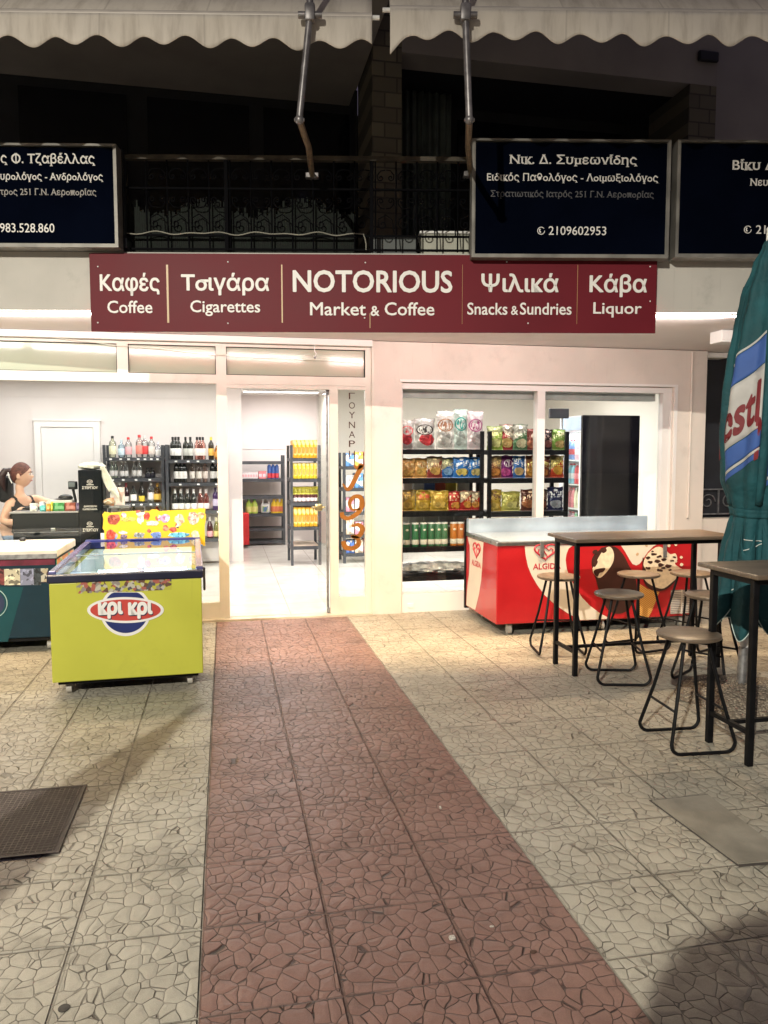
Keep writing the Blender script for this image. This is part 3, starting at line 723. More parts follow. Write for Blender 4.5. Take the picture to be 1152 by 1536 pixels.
# ------------------------------------------------------------------ junction box under the slab, spot lamp by the transom, gate in the recess
p = hit(1085, 532, (0, 6.0, 0), (0, 1, 0))
t = thing('junction_box', 'small white box fixed under the slab beside the green parasol', 'box', (p.x, 6.0, 2.5))
m = MB(); m.bbox(p.x - .07, 5.93, 2.50, p.x + .18, 6.1, 2.604, .01); m.build('case', M['white_p'], t)
m = MB(); m.bbox(p.x - .075, 5.918, 2.515, p.x + .185, 5.9295, 2.59, .004); m.build('cover', M['white'], t)
p = atY(472, 532, YF - .05)
t = thing('hanging_hook', 'small white hook hanging before the glass over the shop door', 'hook', (p.x, YF - .05, p.z))
m = MB(); m.tube([(p.x, YF - .05, 2.545), (p.x, YF - .05, p.z + .03)], .004, 6); m.tube([(p.x, YF - .05, p.z + .03), (p.x + .014, YF - .05, p.z + .01), (p.x + .006, YF - .05, p.z - .02), (p.x - .012, YF - .05, p.z - .012)], .005, 6)
m.build('wire', M['white_p'], t, True); m = MB(); m.ball((p.x + .004, YF - .05, p.z - .026), .012, 8, 6); m.build('tip', M['greymetal'], t, True)
# hanging wire in front of the transoms
m = MB(); pts = []
pa, pb = atY(-5, 497, YF - .02), atY(420, 548, YF - .02)
for i in range(30):
    u = i / 29; q = pa.lerp(pb, u); q.z += -.02 * math.sin(math.pi * u) + .05 * u * u * 0; pts.append(q)
pc = atY(548, 552, YF - .02)
pts += [pb.lerp(pc, .5), pc]
m = MB()
zz = [(0, 499), (60, 504), (120, 511), (175, 518), (240, 522), (330, 532), (420, 536), (500, 540), (545, 543)]
m.tube([atY(a, b_, YF - .012) for a, b_ in zz], .003, 5)
tag(m.build('wire', mat('pale_wire', (.8, .78, .68), .5), None, True), 'thin pale wire sagging across the frosted panes above the shop window', 'wire')
t = thing('iron_gate', 'small wrought iron gate in the dark opening right of the shop', 'gate', (5.4, 7.41, .86))
gx0, gx1 = 4.93, atY(1100, 740, 7.41).x; gz0, gz1 = atY(1060, 772, 7.41).z, atY(1060, 733, 7.41).z
m = MB(); m.box(gx0, 7.40, gz1 - .015, gx1 + .8, 7.42, gz1).box(gx0, 7.40, gz0, gx1 + .8, 7.42, gz0 + .015)
for k in range(5): m.box(gx0 + .05 + k * .25, 7.402, gz0 + .015, gx0 + .064 + k * .25, 7.418, gz1 - .015)
m.build('gate_frame', M['greymetal'], t)
for k in range(4):
    cx = gx0 + .18 + k * .25; m = MB(); m.tube([(q[0], 7.41, q[2]) for q in volute(cx, (gz0 + gz1) / 2, .09, 1.4, 0, 1)], .007, 5); m.build('scroll', M['greymetal'], t, True)
m = MB(); m.box(gx0, 7.40, .80, gx0 + .03, 7.42, gz0); m.box(gx1 + .77, 7.40, .80, gx1 + .8, 7.42, gz0); m.build('post', M['black'], t)

# door lettering on the side pane
SP = Fr((0, yg - .001, 0)); br = mat('brown_letter', (.06, .022, .014), .6, spec=.1); gb = mat('golden_brown_letter', (.24, .095, .018), .45, spec=.2)
for ch, yc in zip('ΓΟΥΝΑΡΗ', (594, 608.2, 622.6, 637.4, 651.6, 665.6, 681)):
    textpx(ch, SP, 523.3, yc - 4.9, 532.5, yc + 4.9, 0, br, sidel, bold=-.004)
def stroke(pts, widths, fr, y, mtl, parent, name='numeral'):
    P2 = [Vector((*fr.px(a, b_, y), 0)) for a, b_ in pts]; L_, R_ = [], []
    # smooth
    Q, Wd = [], []
    n = len(P2)
    for i in range(n - 1):
        p0, p1, p2, p3 = P2[max(i - 1, 0)], P2[i], P2[i + 1], P2[min(i + 2, n - 1)]
        for k in range(6):
            t_ = k / 6; Q.append(.5 * ((2 * p1) + (p2 - p0) * t_ + (2 * p0 - 5 * p1 + 4 * p2 - p3) * t_ ** 2 + (3 * p1 - p0 - 3 * p2 + p3) * t_ ** 3)); Wd.append(widths[i] * (1 - t_) + widths[i + 1] * t_)
    Q.append(P2[-1]); Wd.append(widths[-1])
    m = MB(); vs = []; px1 = abs(fr.px(101, 600, y)[0] - fr.px(100, 600, y)[0])
    for i, q in enumerate(Q):
        tg = (Q[min(i + 1, len(Q) - 1)] - Q[max(i - 1, 0)]).normalized(); nr = Vector((-tg.y, tg.x, 0)) * Wd[i] * px1 * .66
        for p_ in (q + nr, q - nr):
            for yy in (y, y - .002): vs.append(fr.w(p_.x, yy, p_.y))
    fs = []
    for i in range(len(Q) - 1):
        a, b_ = i * 4, i * 4 + 4
        fs += [(a, a + 2, b_ + 2, b_), (a + 1, b_ + 1, b_ + 3, a + 3), (a, b_, b_ + 1, a + 1), (a + 2, a + 3, b_ + 3, b_ + 2)]
    fs += [(0, 1, 3, 2), (len(Q) * 4 - 4, len(Q) * 4 - 2, len(Q) * 4 - 1, len(Q) * 4 - 3)]
    return m.add(vs, fs).build(name, mtl, parent)
z6 = lambda L_: [(320 + a / 3.84, 560 + b_ / 3.84) for a, b_ in L_]
stroke(z6([(808, 528), (830, 545), (855, 530), (825, 590), (795, 650), (770, 668), (745, 635)]), [1.5, 5, 6, 6.5, 6, 4, 2], SP, 0, gb, sidel)
stroke(z6([(845, 780), (800, 785), (785, 745), (810, 712), (848, 715), (856, 760), (830, 805), (780, 835), (745, 825), (740, 800)]), [2, 3, 5, 5, 6, 7, 6, 5, 6, 5], SP, 0, gb, sidel)
stroke(z6([(795, 880), (835, 872), (858, 895), (840, 935), (795, 940), (830, 950), (835, 985), (800, 1008), (760, 1000), (748, 965)]), [3, 5, 7, 6, 3, 5, 7, 6, 7, 6], SP, 0, gb, sidel)

# ================================================================== chest freezers
def poly_px(fr, pts, y, off=(0, 0), sc=1.0): return [fr.px(off[0] + a / sc, off[1] + b / sc, y) for a, b in pts]
def smooth_poly(pts, k=5):
    out = []; n = len(pts)
    for i in range(n):
        p0, p1, p2, p3 = [Vector(pts[(i + j) % n]) for j in (-1, 0, 1, 2)]
        for q in range(k):
            t = q / k; v = .5 * ((2 * p1) + (p2 - p0) * t + (2 * p0 - 5 * p1 + 4 * p2 - p3) * t ** 2 + (3 * p1 - p0 - 3 * p2 + p3) * t ** 3); out.append((v.x, v.y))
    return out
def ell(cx, cy, rx, ry, n=48, clip=None):
    return [(cx + rx * math.cos(2 * math.pi * i / n), max(cy + ry * math.sin(2 * math.pi * i / n), clip if clip is not None else -1e9)) for i in range(n)]
def castor(p, par, r=.035):
    m = MB(); m.tube([p + Vector((-.016, 0, r)), p + Vector((.016, 0, r))], r, 14); m.box(p.x - .022, p.y - .01, p.z + r, p.x + .022, p.y + .01, p.z + r * 2 + .03)
    m.build('castor', M['castor'], par, True)
M['castor'] = mat('castor_grey', (.42, .40, .36), .5, var=.2)
M['lime'] = mat('lime_yellow_paint', (.47, .48, .055), .42, var=.05, scale=2.5, coat=.1, grime=.16)
M['rimblue'] = mat('deep_blue_plastic', (.012, .02, .16), .3, var=.15)
M['rimdark'] = mat('dark_navy_plastic', (.01, .012, .035), .35, var=.15)
M['inner'] = mat('freezer_liner', (.72, .80, .84), .4, var=.04)
ice = [(.75, .12, .10), (.10, .25, .60), (.85, .65, .12), (.75, .75, .72), (.30, .12, .05), (.15, .50, .22), (.80, .35, .50), (.08, .08, .1)]
M['ice'] = printed('ice_cream_stickers', ice, 70, .35)
M['icebig'] = printed('ice_cream_wrappers', [(.7, .72, .75), (.55, .7, .8), (.8, .75, .3), (.3, .6, .5), (.75, .3, .3), (.85, .85, .85)], 26, .35)

yf = thing('chest_freezer', 'lime yellow chest freezer with blue rimmed glass lid and red and blue oval logo', 'freezer', (-.66, 6.03, 0), R(2.3))
F = Fr((-.66, 6.03, 0), R(2.3)); hw, hl = .465, .92
m = MB()
m.bbox(-hw, -hl, .10, hw, -hl + .06, .735, .006, fr=F); m.bbox(-hw, hl - .06, .10, hw, hl, .735, .006, fr=F)
m.bbox(-hw, -hl + .0605, .10, -hw + .06, hl - .0605, .735, .004, fr=F); m.bbox(hw - .06, -hl + .0605, .10, hw, hl - .0605, .735, .004, fr=F)
m.fbox(F, -hw + .0605, -hl + .0605, .11, hw - .0605, hl - .0605, .16)
m.build('body', M['lime'], yf)
m = MB(); m.fbox(F, -hw + .062, -hl + .062, .165, hw - .062, hl - .062, .36); m.build('liner', M['inner'], yf)
m = MB(); a_, b_ = hw - .0615, hl - .0615
m.fbox(F, -a_, -b_, .361, a_, -b_ + .004, .734); m.fbox(F, -a_, b_ - .004, .361, a_, b_, .734); m.fbox(F, -a_, -b_ + .0045, .361, -a_ + .004, b_ - .0045, .734); m.fbox(F, a_ - .004, -b_ + .0045, .361, a_, b_ - .0045, .734)
m.build('liner_wall', M['inner'], yf)
m = MB()
m.bbox(-hw - .012, -hl - .012, .737, hw + .012, -hl + .05, .788, .008, fr=F); m.build('front_rim', M['rimdark'], yf)
m = MB(); m.bbox(-hw - .012, hl - .06, .737, hw + .012, hl + .012, .812, .008, fr=F); m.bbox(-.11, hl - .075, .803, .13, hl - .0605, .815, .004, fr=F); m.build('rear_rim', M['rimblue'], yf)
m = MB()
for s in (-1, 1):
    a, b = sorted((s * (hw + .012), s * (hw - .035))); m.bbox(a, -hl + .0505, .737, b, hl - .0605, .806, .008, fr=F)
m.build('side_rim', mat('rim_violet_grey', (.13, .13, .30), .2, .2), yf)
for k, (a, b, z) in enumerate(((-hl + .052, .03, .789), (-.02, hl - .062, .797))):
    m = MB(); m.fbox(F, -hw + .037, a, z, hw - .037, b, z + .005); lid = m.build('glass_lid', M['lidglass'], yf)
    m = MB(); e = b if k == 0 else a; m.fbox(F, -hw + .037, e - .012, z - .004, hw - .037, e + .012, z - .0005); m.build('lid_edge', M['steel'], lid)
# contents: boxes of ice creams lying in rows
cols_ = ((.75, .78, .2), (.62, .75, .85), (.85, .8, .75), (.35, .62, .6), (.8, .45, .4), (.25, .4, .75), (.9, .85, .5))
for r_ in range(6):
    for c_ in range(3):
        x0 = -.385 + c_ * .258; y0 = -.83 + r_ * .278
        m = MB(); m.bbox(x0, y0, .365, x0 + .245, y0 + .265, .50 + .09 * random.random(), .008, fr=F)
        cc = random.choice(cols_)
        o = m.build('ice_cream_box', printed('ice_box_print', [cc, cc, (.85, .85, .83), (.3, .12, .08), (.8, .3, .2)], 22 + 8 * random.random(), .4), yf)
flm = emit('lid_bar_glow', (.86, .94, 1.0), 16)  # glowing tubes added for the bright bars the lid reflects
for a, b in ((-.19, .05), (.10, .37)):
    m = MB(); m.tube([F.w(a, -hl + .17, .774), F.w(b, -hl + .17, .774)], .011, 8); m.build('glow_tube', flm, yf, True)
l = bpy.data.lights.new('freezer_lamp', 'AREA'); l.shape = 'RECTANGLE'; l.size = .7; l.size_y = 1.55; l.energy = 4.2; l.color = (.45, .75, 1.0)
o = bpy.data.objects.new('freezer_lamp', l); COL.objects.link(o); o.parent = yf; o.location = (0, 0, .75)
fp = -hl
W_ = mat('logo_white', (.76, .75, .74), .4, var=.02); NV = mat('logo_navy', (.012, .025, .14), .4, var=.1); RD = mat('logo_red', (.50, .055, .045), .4, var=.06)
o2 = (0, 780); k2 = 3.388
lg = MB().fprism(F, poly_px(F, ell(638, 462, 129, 128, clip=366), fp, o2, k2), fp - .0015, fp - .0002).build('logo_backing', W_, yf)
MB().fprism(F, poly_px(F, ell(638, 462, 116, 112, clip=368), fp, o2, k2), fp - .0028, fp - .0017).build('logo_disc', NV, lg)
MB().fprism(F, poly_px(F, ell(638, 457, 195, 66), fp, o2, k2), fp - .0042, fp - .003).build('logo_outline', W_, lg)
MB().fprism(F, poly_px(F, ell(638, 457, 179, 54), fp, o2, k2), fp - .0056, fp - .0044).build('logo_oval', RD, lg)
for body, a, b in (('κρι', 497, 626), ('κρι', 650, 777)):
    textpx(body, F, a / k2 + 1, 780 + 424 / k2, b / k2 + 1, 780 + 503 / k2, fp - .0058, mat('logo_shadow', (.02, .02, .06), .5), yf, bold=.06, ext=.001)
    textpx(body, F, a / k2, 780 + 418 / k2, b / k2, 780 + 498 / k2, fp - .007, W_, yf, bold=.055, ext=.0015)
rect(F, 115, 865, 257, 890.5, fp - .0015, fp - .0002).build('sticker_strip', printed('sticker_strip_print', [(.45, .43, .36), (.12, .06, .04), (.43, .42, .055), (.08, .08, .10), (.43, .42, .055), (.35, .10, .08), (.25, .22, .20)], 48, .4), yf)
# key hook / latch on the right side
m = MB(); m.bbox(hw + .013, -hl + .30, .60, hw + .03, -hl + .34, .76, .005, fr=F); m.bbox(hw + .0005, -hl + .28, .70, hw + .0125, -hl + .36, .73, .003, fr=F); m.build('lid_latch', M['greymetal'], yf)
for sx in (-1, 1):
    for sy in (-1, 1): castor(F.w(sx * .38, sy * .80, 0), yf)
m = MB(); m.fbox(F, -hw + .03, -hl + .04, .075, hw - .03, hl - .03, .0995); m.build('underframe', M['black'], yf)
# tall printed header board behind
hp = F.w(.0, hl + .03, 0)
hb = thing('header_board', 'yellow wavy edged ice cream board standing up behind the lime freezer', 'board', F.w(0.02, hl + .035, .0), R(2.3))
G = Fr(F.w(0, hl + .03, 0), R(2.3))
o7, k7 = (140, 640), 5.76
outl = [(78, 760), (95, 735), (140, 745), (250, 735), (400, 725), (480, 730), (505, 716), (545, 716), (570, 730), (700, 722), (830, 716), (850, 706), (880, 716), (920, 704), (968, 708), (965, 740), (975, 780), (962, 860), (966, 1030), (915, 1030), (910, 1010), (95, 1010), (95, 900), (80, 880), (88, 800)]
pp = poly_px(G, outl, 0, o7, k7)
YB = (.66, .47, .025)
MB().fprism(G, pp, 0, .012).build('board', printed('board_print', [(.75, .12, .10), YB, (.30, .08, .04), (.85, .75, .65), YB, (.75, .35, .5), (.15, .35, .7), YB, (.08, .06, .06), (.9, .85, .8)], 34, .45, base=YB, amount=.62), hb)
for cx, cy, rx, ry, c in ((180, 800, 52, 45, (.30, .06, .04)), (300, 800, 70, 20, (.75, .45, .12)), (405, 800, 28, 40, (.8, .7, .65)), (462, 775, 24, 34, (.75, .05, .04)), (620, 790, 44, 34, (.55, .30, .55)), (745, 800, 40, 45, (.8, .55, .42)), (865, 790, 46, 55, (.78, .42, .40)), (930, 765, 30, 28, (.75, .45, .25)),
                          (150, 935, 46, 42, (.7, .07, .04)), (255, 915, 36, 15, (.75, .72, .65)), (262, 950, 30, 20, (.15, .12, .2)), (395, 935, 46, 24, (.25, .3, .35)), (545, 935, 46, 26, (.12, .22, .55)), (740, 935, 92, 20, (.12, .45, .72)), (690, 888, 32, 22, (.4, .05, .04)), (880, 935, 38, 34, (.75, .72, .4)), (625, 875, 26, 24, (.75, .15, .1)), (512, 835, 55, 22, (.8, .5, .55))):
    cpts = ell(cx, cy, rx, ry, 14); cpts = [(a + random.uniform(-.16, .16) * rx, b + random.uniform(-.16, .16) * ry) for a, b in cpts]
    MB().fprism(G, poly_px(G, smooth_poly(cpts, 3), 0, o7, k7), -.0012 - .0008 * random.random(), -.0002).build('printed_picture', printed('picture_print', [c, c, tuple(min(1, v * 1.5 + .05) for v in c), tuple(v * .5 for v in c)], 60, .45), hb)
m = MB(); m.fbox(G, -.36, .013, .0, -.32, .03, .86); m.build('support', M['white_p'], hb); m = MB(); m.fbox(G, .36, .013, .0, .40, .03, .86); m.build('support', M['white_p'], hb)

# ---- teal freezer with a white lid
tx, ty = -1.30, 6.36
tf = thing('chest_freezer', 'dark teal chest freezer with a flat white lid, left of the lime yellow one', 'freezer', (-2.2, 6.75, 0))
M['teal'] = mat('deep_teal_paint', (.003, .026, .045), .45, var=.10, spec=.3, grime=.4); M['tealL'] = mat('mid_teal_paint', (.004, .060, .075), .45, var=.06, spec=.3)
MB().bbox(-3.2, ty, .11, tx, ty + .72, .735, .008).build('body', M['teal'], tf)
m = MB(); m.bbox(-3.22, ty - .02, .74, tx + .015, ty + .74, .806, .012, 3); lid = m.build('lid', mat('worn_white_lid', (.70, .68, .62), .4, var=.10, scale=4), tf)
m = MB(); m.bbox(-3.215, ty - .024, .735, tx + .012, ty - .0205, .772, .001); m.build('lid_lip', M['greymetal'], lid)
T = Fr((0, ty, 0)); o6, k6 = (0, 780), 7.68
MB().fprism(T, poly_px(T, [(-700, 758), (268, 772), (240, 880), (190, 1050), (120, 1300), (90, 1402), (-700, 1402)], 0, o6, k6), -.0012, -.0002).build('printed_swoosh', M['tealL'], tf)
rect(T, -90, 838, 82, 851.8, -.0016, -.0003).build('maroon_band', mat('dark_maroon_band', (.15, .012, .035), .4, var=.35, scale=8), tf)
rect(T, -90, 852.3, 72, 878.6, -.0016, -.0003).build('sticker_strip', printed('tile_pictures', [(.5, .42, .3), (.05, .05, .06), (.25, .06, .05), (.1, .12, .3), (.55, .52, .45), (.06, .03, .05)], 34, .4), tf)
for x0, x1, c in ((7, 30, (.62, .56, .42)), (30.5, 50, (.25, .26, .38)), (51, 61, (.04, .05, .06)), (-14, 6, (.18, .04, .04))):
    rect(T, x0, 853, x1, 878, -.0024, -.0018).build('picture_tile', printed('tile_print', [c, c, tuple(v * .3 for v in c), tuple(min(1, v * 1.5) for v in c)], 45, .4), tf)
cx, cz = T.px(-14, 905, 0); m = MB(); m.tube([(cx + .118 * math.cos(q * math.pi / 24), ty - .002, cz + .118 * math.sin(q * math.pi / 24)) for q in range(49)], .0035, 6); m.build('logo_ring', mat('pale_teal', (.35, .5, .5), .4), tf, True)
MB().fprism(T, [(cx + .10 * math.cos(q * math.pi / 20), cz + .10 * math.sin(q * math.pi / 20)) for q in range(40)], -.002, -.0013).build('logo_disc', mat('logo_dark', (.02, .03, .08), .4), tf)
s_ = Side((tx, 0, 0))
MB().box(tx + .0003, ty + .02, .62, tx + .002, ty + .70, .72).build('side_print', printed('side_print', [(.7, .2, .12), (.75, .35, .2), (.2, .5, .4), (.75, .7, .6)], 12, .4), tf)
MB().box(tx + .0003, ty + .004, .14, tx + .002, ty + .019, .72).build('side_edge', mat('green_edge', (.05, .32, .25), .4), tf)
for x in (-3.1, tx - .08):
    for y in (ty + .08, ty + .64): castor(Vector((x, y, 0)), tf)
MB().box(-3.15, ty + .03, .08, tx - .02, ty + .70, .109).build('underframe', M['black'], tf)
p = atZ(27, 812, .806)
t = thing('key_bunch', 'small dark key bunch lying on the white freezer lid', 'keys', (p.x, p.y, .8065))
m = MB(); m.bbox(p.x - .03, p.y - .012, .8065, p.x + .02, p.y + .012, .817, .004); m.build('key', M['steel'], t)
m = MB(); m.bbox(p.x + .016, p.y - .02, .8075, p.x + .062, p.y + .02, .836, .009); m.build('fob', M['blackplas'], t)

# ---- red freezer
rx0, rx1, ry0, ry1, rz = 2.235, 4.12, 6.10, 6.96, .815
rf = thing('chest_freezer', 'red chest freezer printed with a white swirl, heart logo and ice cream pictures', 'freezer', (3.2, 6.5, 0))
M['fred'] = mat('freezer_red', (.40, .010, .015), .32, var=.06, coat=.25, grime=.3); M['fwhite'] = mat('freezer_cream', (.64, .58, .50), .4, var=.04, grime=.15)
MB().bbox(rx0, ry0, .10, rx1, ry1, rz - .045, .008).build('body', M['fred'], rf)
m = MB(); m.bbox(rx0 - .006, ry0 - .008, rz - .044, rx1 + .006, ry1, rz - .012, .005); m.build('rim', M['steel'], rf)
m = MB(); m.box(rx0 + .03, ry0 + .02, rz - .0115, rx1 - .03, ry1 - .12, rz - .004); lidm = mat('lid_blue_glass', (.50, .60, .68), .08, var=.10, scale=3, coat=.6)
m.build('glass_lid', lidm, rf)
up_ = MB(); up_.bbox(rx0 - .004, ry1 - .11, rz - .011, rx1 - .05, ry1 - .03, rz + .125, .006); up_.build('rear_upstand', mat('upstand_panel', (.50, .62, .76), .10, .5, var=.22, scale=2.5), rf)
MB().box(rx0 - .010, ry1 - .028, .08, rx0 + .03, ry1 + .01, rz + .11).build('rear_edge', M['black'], rf)
RFm = Fr((0, ry0, 0)); o8, k8 = (590, 740), 3.84; o5, k5 = (850, 790), 4.608
def z8(L_): return [(590 + a / 3.84, 740 + b / 3.84) for a, b in L_]
def z5(L_): return [(850 + a / 4.608, 790 + b / 4.608) for a, b in L_]
def graphic(pts, y, m_, name, par=rf, sm=0):
    q = [RFm.px(a, b, 0) for a, b in pts]
    q = [(min(max(x, rx0 + .006), rx1 - .006), min(max(z, .106), rz - .05)) for x, z in q]
    if sm: q = smooth_poly(q, sm)
    return MB().fprism(RFm, q, y - .0012, y).build(name, m_, par)
swirl = z8([(757, 280), (757, 300), (762, 360), (775, 420), (795, 470), (830, 530), (870, 585), (930, 640), (1000, 688), (1075, 730)]) + z5([(130, 645), (300, 645), (225, 595), (160, 545), (110, 495), (60, 420), (20, 350), (0, 290), (-8, 230), (-2, 190), (14, 150), (50, 100)])
graphic(swirl, -.0003, M['fwhite'], 'printed_swirl')
graphic(z5([(342, 100), (375, 130), (405, 175), (430, 220), (455, 258), (480, 268), (505, 256), (530, 220), (560, 175), (600, 135), (650, 100)]), -.0003, M['fwhite'], 'printed_swirl')
choc = mat('print_dark_chocolate', (.045, .016, .012), .35, var=.2); crm = mat('print_cream', (.72, .60, .45), .45, var=.12, scale=25)
bar = graphic(z5([(240, 150), (290, 134), (345, 145), (395, 200), (430, 270), (470, 345), (484, 430), (460, 520), (410, 585), (345, 602), (285, 575), (245, 500), (222, 440), (195, 340), (172, 265), (182, 205)]), -.0018, choc, 'ice_cream_bar_print', sm=4)
graphic(z5([(250, 165), (295, 138), (322, 175), (322, 235), (285, 300), (232, 352), (194, 335), (178, 292), (205, 240)]), -.0032, crm, 'bitten_cream', bar, 4)
for q in ([(180, 165), (205, 158), (212, 175), (196, 188), (178, 182)], [(232, 150), (262, 142), (275, 165), (255, 182), (240, 175)], [(185, 305), (215, 290), (265, 285), (250, 312), (225, 320), (212, 345), (192, 330)], [(184, 220), (212, 235), (205, 262), (185, 278)]):
    graphic(z5(q), -.0046, choc, 'chocolate_shard', bar, 3)
waf = N('waffle_print'); co = waf.coord(); mp = waf.n('ShaderNodeMapping'); waf.l(co, mp.inputs[0]); mp.inputs['Rotation'].default_value = (0, R(55), 0)
wv = waf.n('ShaderNodeTexWave'); waf.l(mp.outputs[0], wv.inputs[0]); wv.inputs['Scale'].default_value = 22; wv.inputs['Distortion'].default_value = 1
waf.set(waf.b.inputs['Base Color'], waf.mix(wv.outputs[1], (.36, .15, .035), (.68, .38, .10))); waf.b.inputs['Roughness'].default_value = .5
cone = graphic(z5([(505, 395), (560, 430), (640, 452), (612, 520), (585, 590), (566, 644), (497, 644), (500, 520)]), -.0018, waf.m, 'cone_print')
graphic(z5([(528, 210), (522, 290), (530, 370), (560, 420), (620, 445), (690, 430), (745, 380), (770, 330), (740, 360), (660, 400), (570, 380)]), -.0032, choc, 'cone_chocolate', cone, 3)
graphic(z5([(535, 230), (560, 185), (600, 150), (640, 138), (680, 160), (715, 190), (750, 185), (762, 225), (745, 255), (775, 280), (800, 300), (755, 325), (765, 345), (730, 380), (670, 425), (620, 420), (560, 390), (530, 350), (550, 310), (530, 270)]), -.0046, crm, 'whipped_cream', cone, 3)
for cx, cy, r_ in ((560, 215, 12), (600, 190, 13), (640, 205, 12), (575, 245, 13), (625, 240, 14), (650, 265, 15), (668, 225, 12), (700, 270, 15), (560, 285, 12), (640, 300, 14), (680, 205, 9), (725, 235, 9), (590, 170, 8), (712, 300, 9), (740, 210, 7), (665, 285, 10)):
    q = [(a + random.uniform(-4, 4), b + random.uniform(-4, 4)) for a, b in ell(cx, cy, r_ * 1.5, r_ * .75, 8)]
    graphic(z5(q), -.0060, choc, 'chocolate_shard', cone, 2)
for cx, cy, r_ in ((752, 122, 10), (706, 130, 11), (790, 212, 10), (793, 262, 11), (755, 240, 8), (550, 132, 8), (488, 190, 10)):
    graphic(z5([(a + random.uniform(-2, 2), b + random.uniform(-2, 2)) for a, b in ell(cx, cy, r_, r_, 8)]), -.0018, crm if cx > 600 else mat('print_tan', (.45, .30, .18), .5), 'printed_crumb', rf, 2)
hr = mat('heart_red', (.42, .015, .035), .4)
def heart(fr_, cx, cz, w, h, r_, par, mtl, flat=1):
    g_ = []
    for i in range(41):
        q = 2 * math.pi * i / 40; x = 16 * math.sin(q) ** 3; y = 13 * math.cos(q) - 5 * math.cos(2 * q) - 2 * math.cos(3 * q) - math.cos(4 * q)
        g_.append((cx + x / 16 * w / 2, cz + (y + 2.5) / 14.5 * h / 2))
    m = MB(); m.tube([fr_.w(a, -.002, b) for a, b in g_], r_, 6)
    inn = [(-.30, .20), (-.34, -.05), (-.22, -.30), (0, -.48), (.10, -.30), (-.02, -.05), (-.10, .15), (-.02, .32), (.08, .2), (.16, .1), (.24, .25), (.34, .15), (.32, -.08), (.18, -.3)]
    m.tube([fr_.w(cx + a * w, -.002, cz + b * h) for a, b in inn], r_ * .72, 6); m.build('heart_logo', mtl, par, True)
hx, hz = RFm.px(818, 829, 0); heart(RFm, hx, hz + .005, .20, .135, .0085, rf, hr)
textpx('ALGIDA', RFm, 799.5, 845.5, 841, 853.2, -.0016, hr, rf, bold=.02, ext=.0008)
m = MB(); p = RFm.px(860 + 0, 816, 0)
for a in (812, 996):
    q0 = RFm.px(a - 3, 836, 0); q1 = RFm.px(a + 3, 812, 0); m = MB(); m.bbox(q0[0], ry0 - .022, q0[1], q1[0], ry0 - .0095, q1[1], .004); m.bbox(q0[0] + .004, ry0 - .009, q0[1] + .03, q1[0] - .004, ry0 - .0005, q1[1] - .01, .002); m.build('lid_lock', M['greymetal'], rf)
# left side of the red freezer
SL = Side((rx0, 0, 0))
def sidepoly(pts, d, mtl, name):
    q = [hit(590 + a / 3.84, 740 + b / 3.84, (rx0, 0, 0), (1, 0, 0)) for a, b in pts]
    q = [Vector((rx0 - d, min(max(v.y, ry0 + .008), ry1 - .04), min(max(v.z, .11), rz - .05))) for v in q]
    return MB().prism(q, (-.001, 0, 0)).build(name, mtl, rf)
sidepoly([(428, 235), (520, 270), (516, 340), (512, 420), (506, 500), (494, 580), (472, 672), (412, 640), (425, 560), (436, 470), (442, 380), (440, 300)], .0004, M['fwhite'], 'side_swirl')
p = hit(715.5, 826, (rx0, 0, 0), (1, 0, 0)); heart(SL, -p.y, p.z, .20, .13, .008, rf, hr)
pa, pb = hit(708, 847, (rx0, 0, 0), (1, 0, 0)), hit(721.5, 839, (rx0, 0, 0), (1, 0, 0))
text('ALGIDA', SL, -pa.y, pa.z, -pb.y, pa.z + .055, -.0016, hr, rf, bold=.02, ext=.0008)
# grille
g0, g1 = RFm.px(1005, 921, 0), RFm.px(1038, 884, 0)
MB().box(g0[0], ry0 - .004, g0[1], g1[0], ry0 - .0003, g1[1]).build('vent_backing', mat('vent_grey', (.22, .20, .20), .5), rf)
m = MB(); k = 0; z = g0[1] + .006
while z < g1[1] - .006:
    m.box(g0[0] + .004, ry0 - .010, z, g1[0] - .004, ry0 - .0045, z + .007); z += .016
m.box((g0[0] + g1[0]) / 2 - .006, ry0 - .013, g0[1], (g0[0] + g1[0]) / 2 + .006, ry0 - .0105, g1[1])
m.build('vent_grille', mat('vent_white', (.55, .50, .46), .5), rf)
for x in (rx0 + .14, rx0 + 1.0, rx1 - .12):
    for y in (ry0 + .07, ry1 - .12): castor(Vector((x, y, 0)), rf, .04)
MB().box(rx0 + .03, ry0 + .05, .085, rx1 - .03, ry1 - .03, .0995).build('underframe', M['black'], rf)

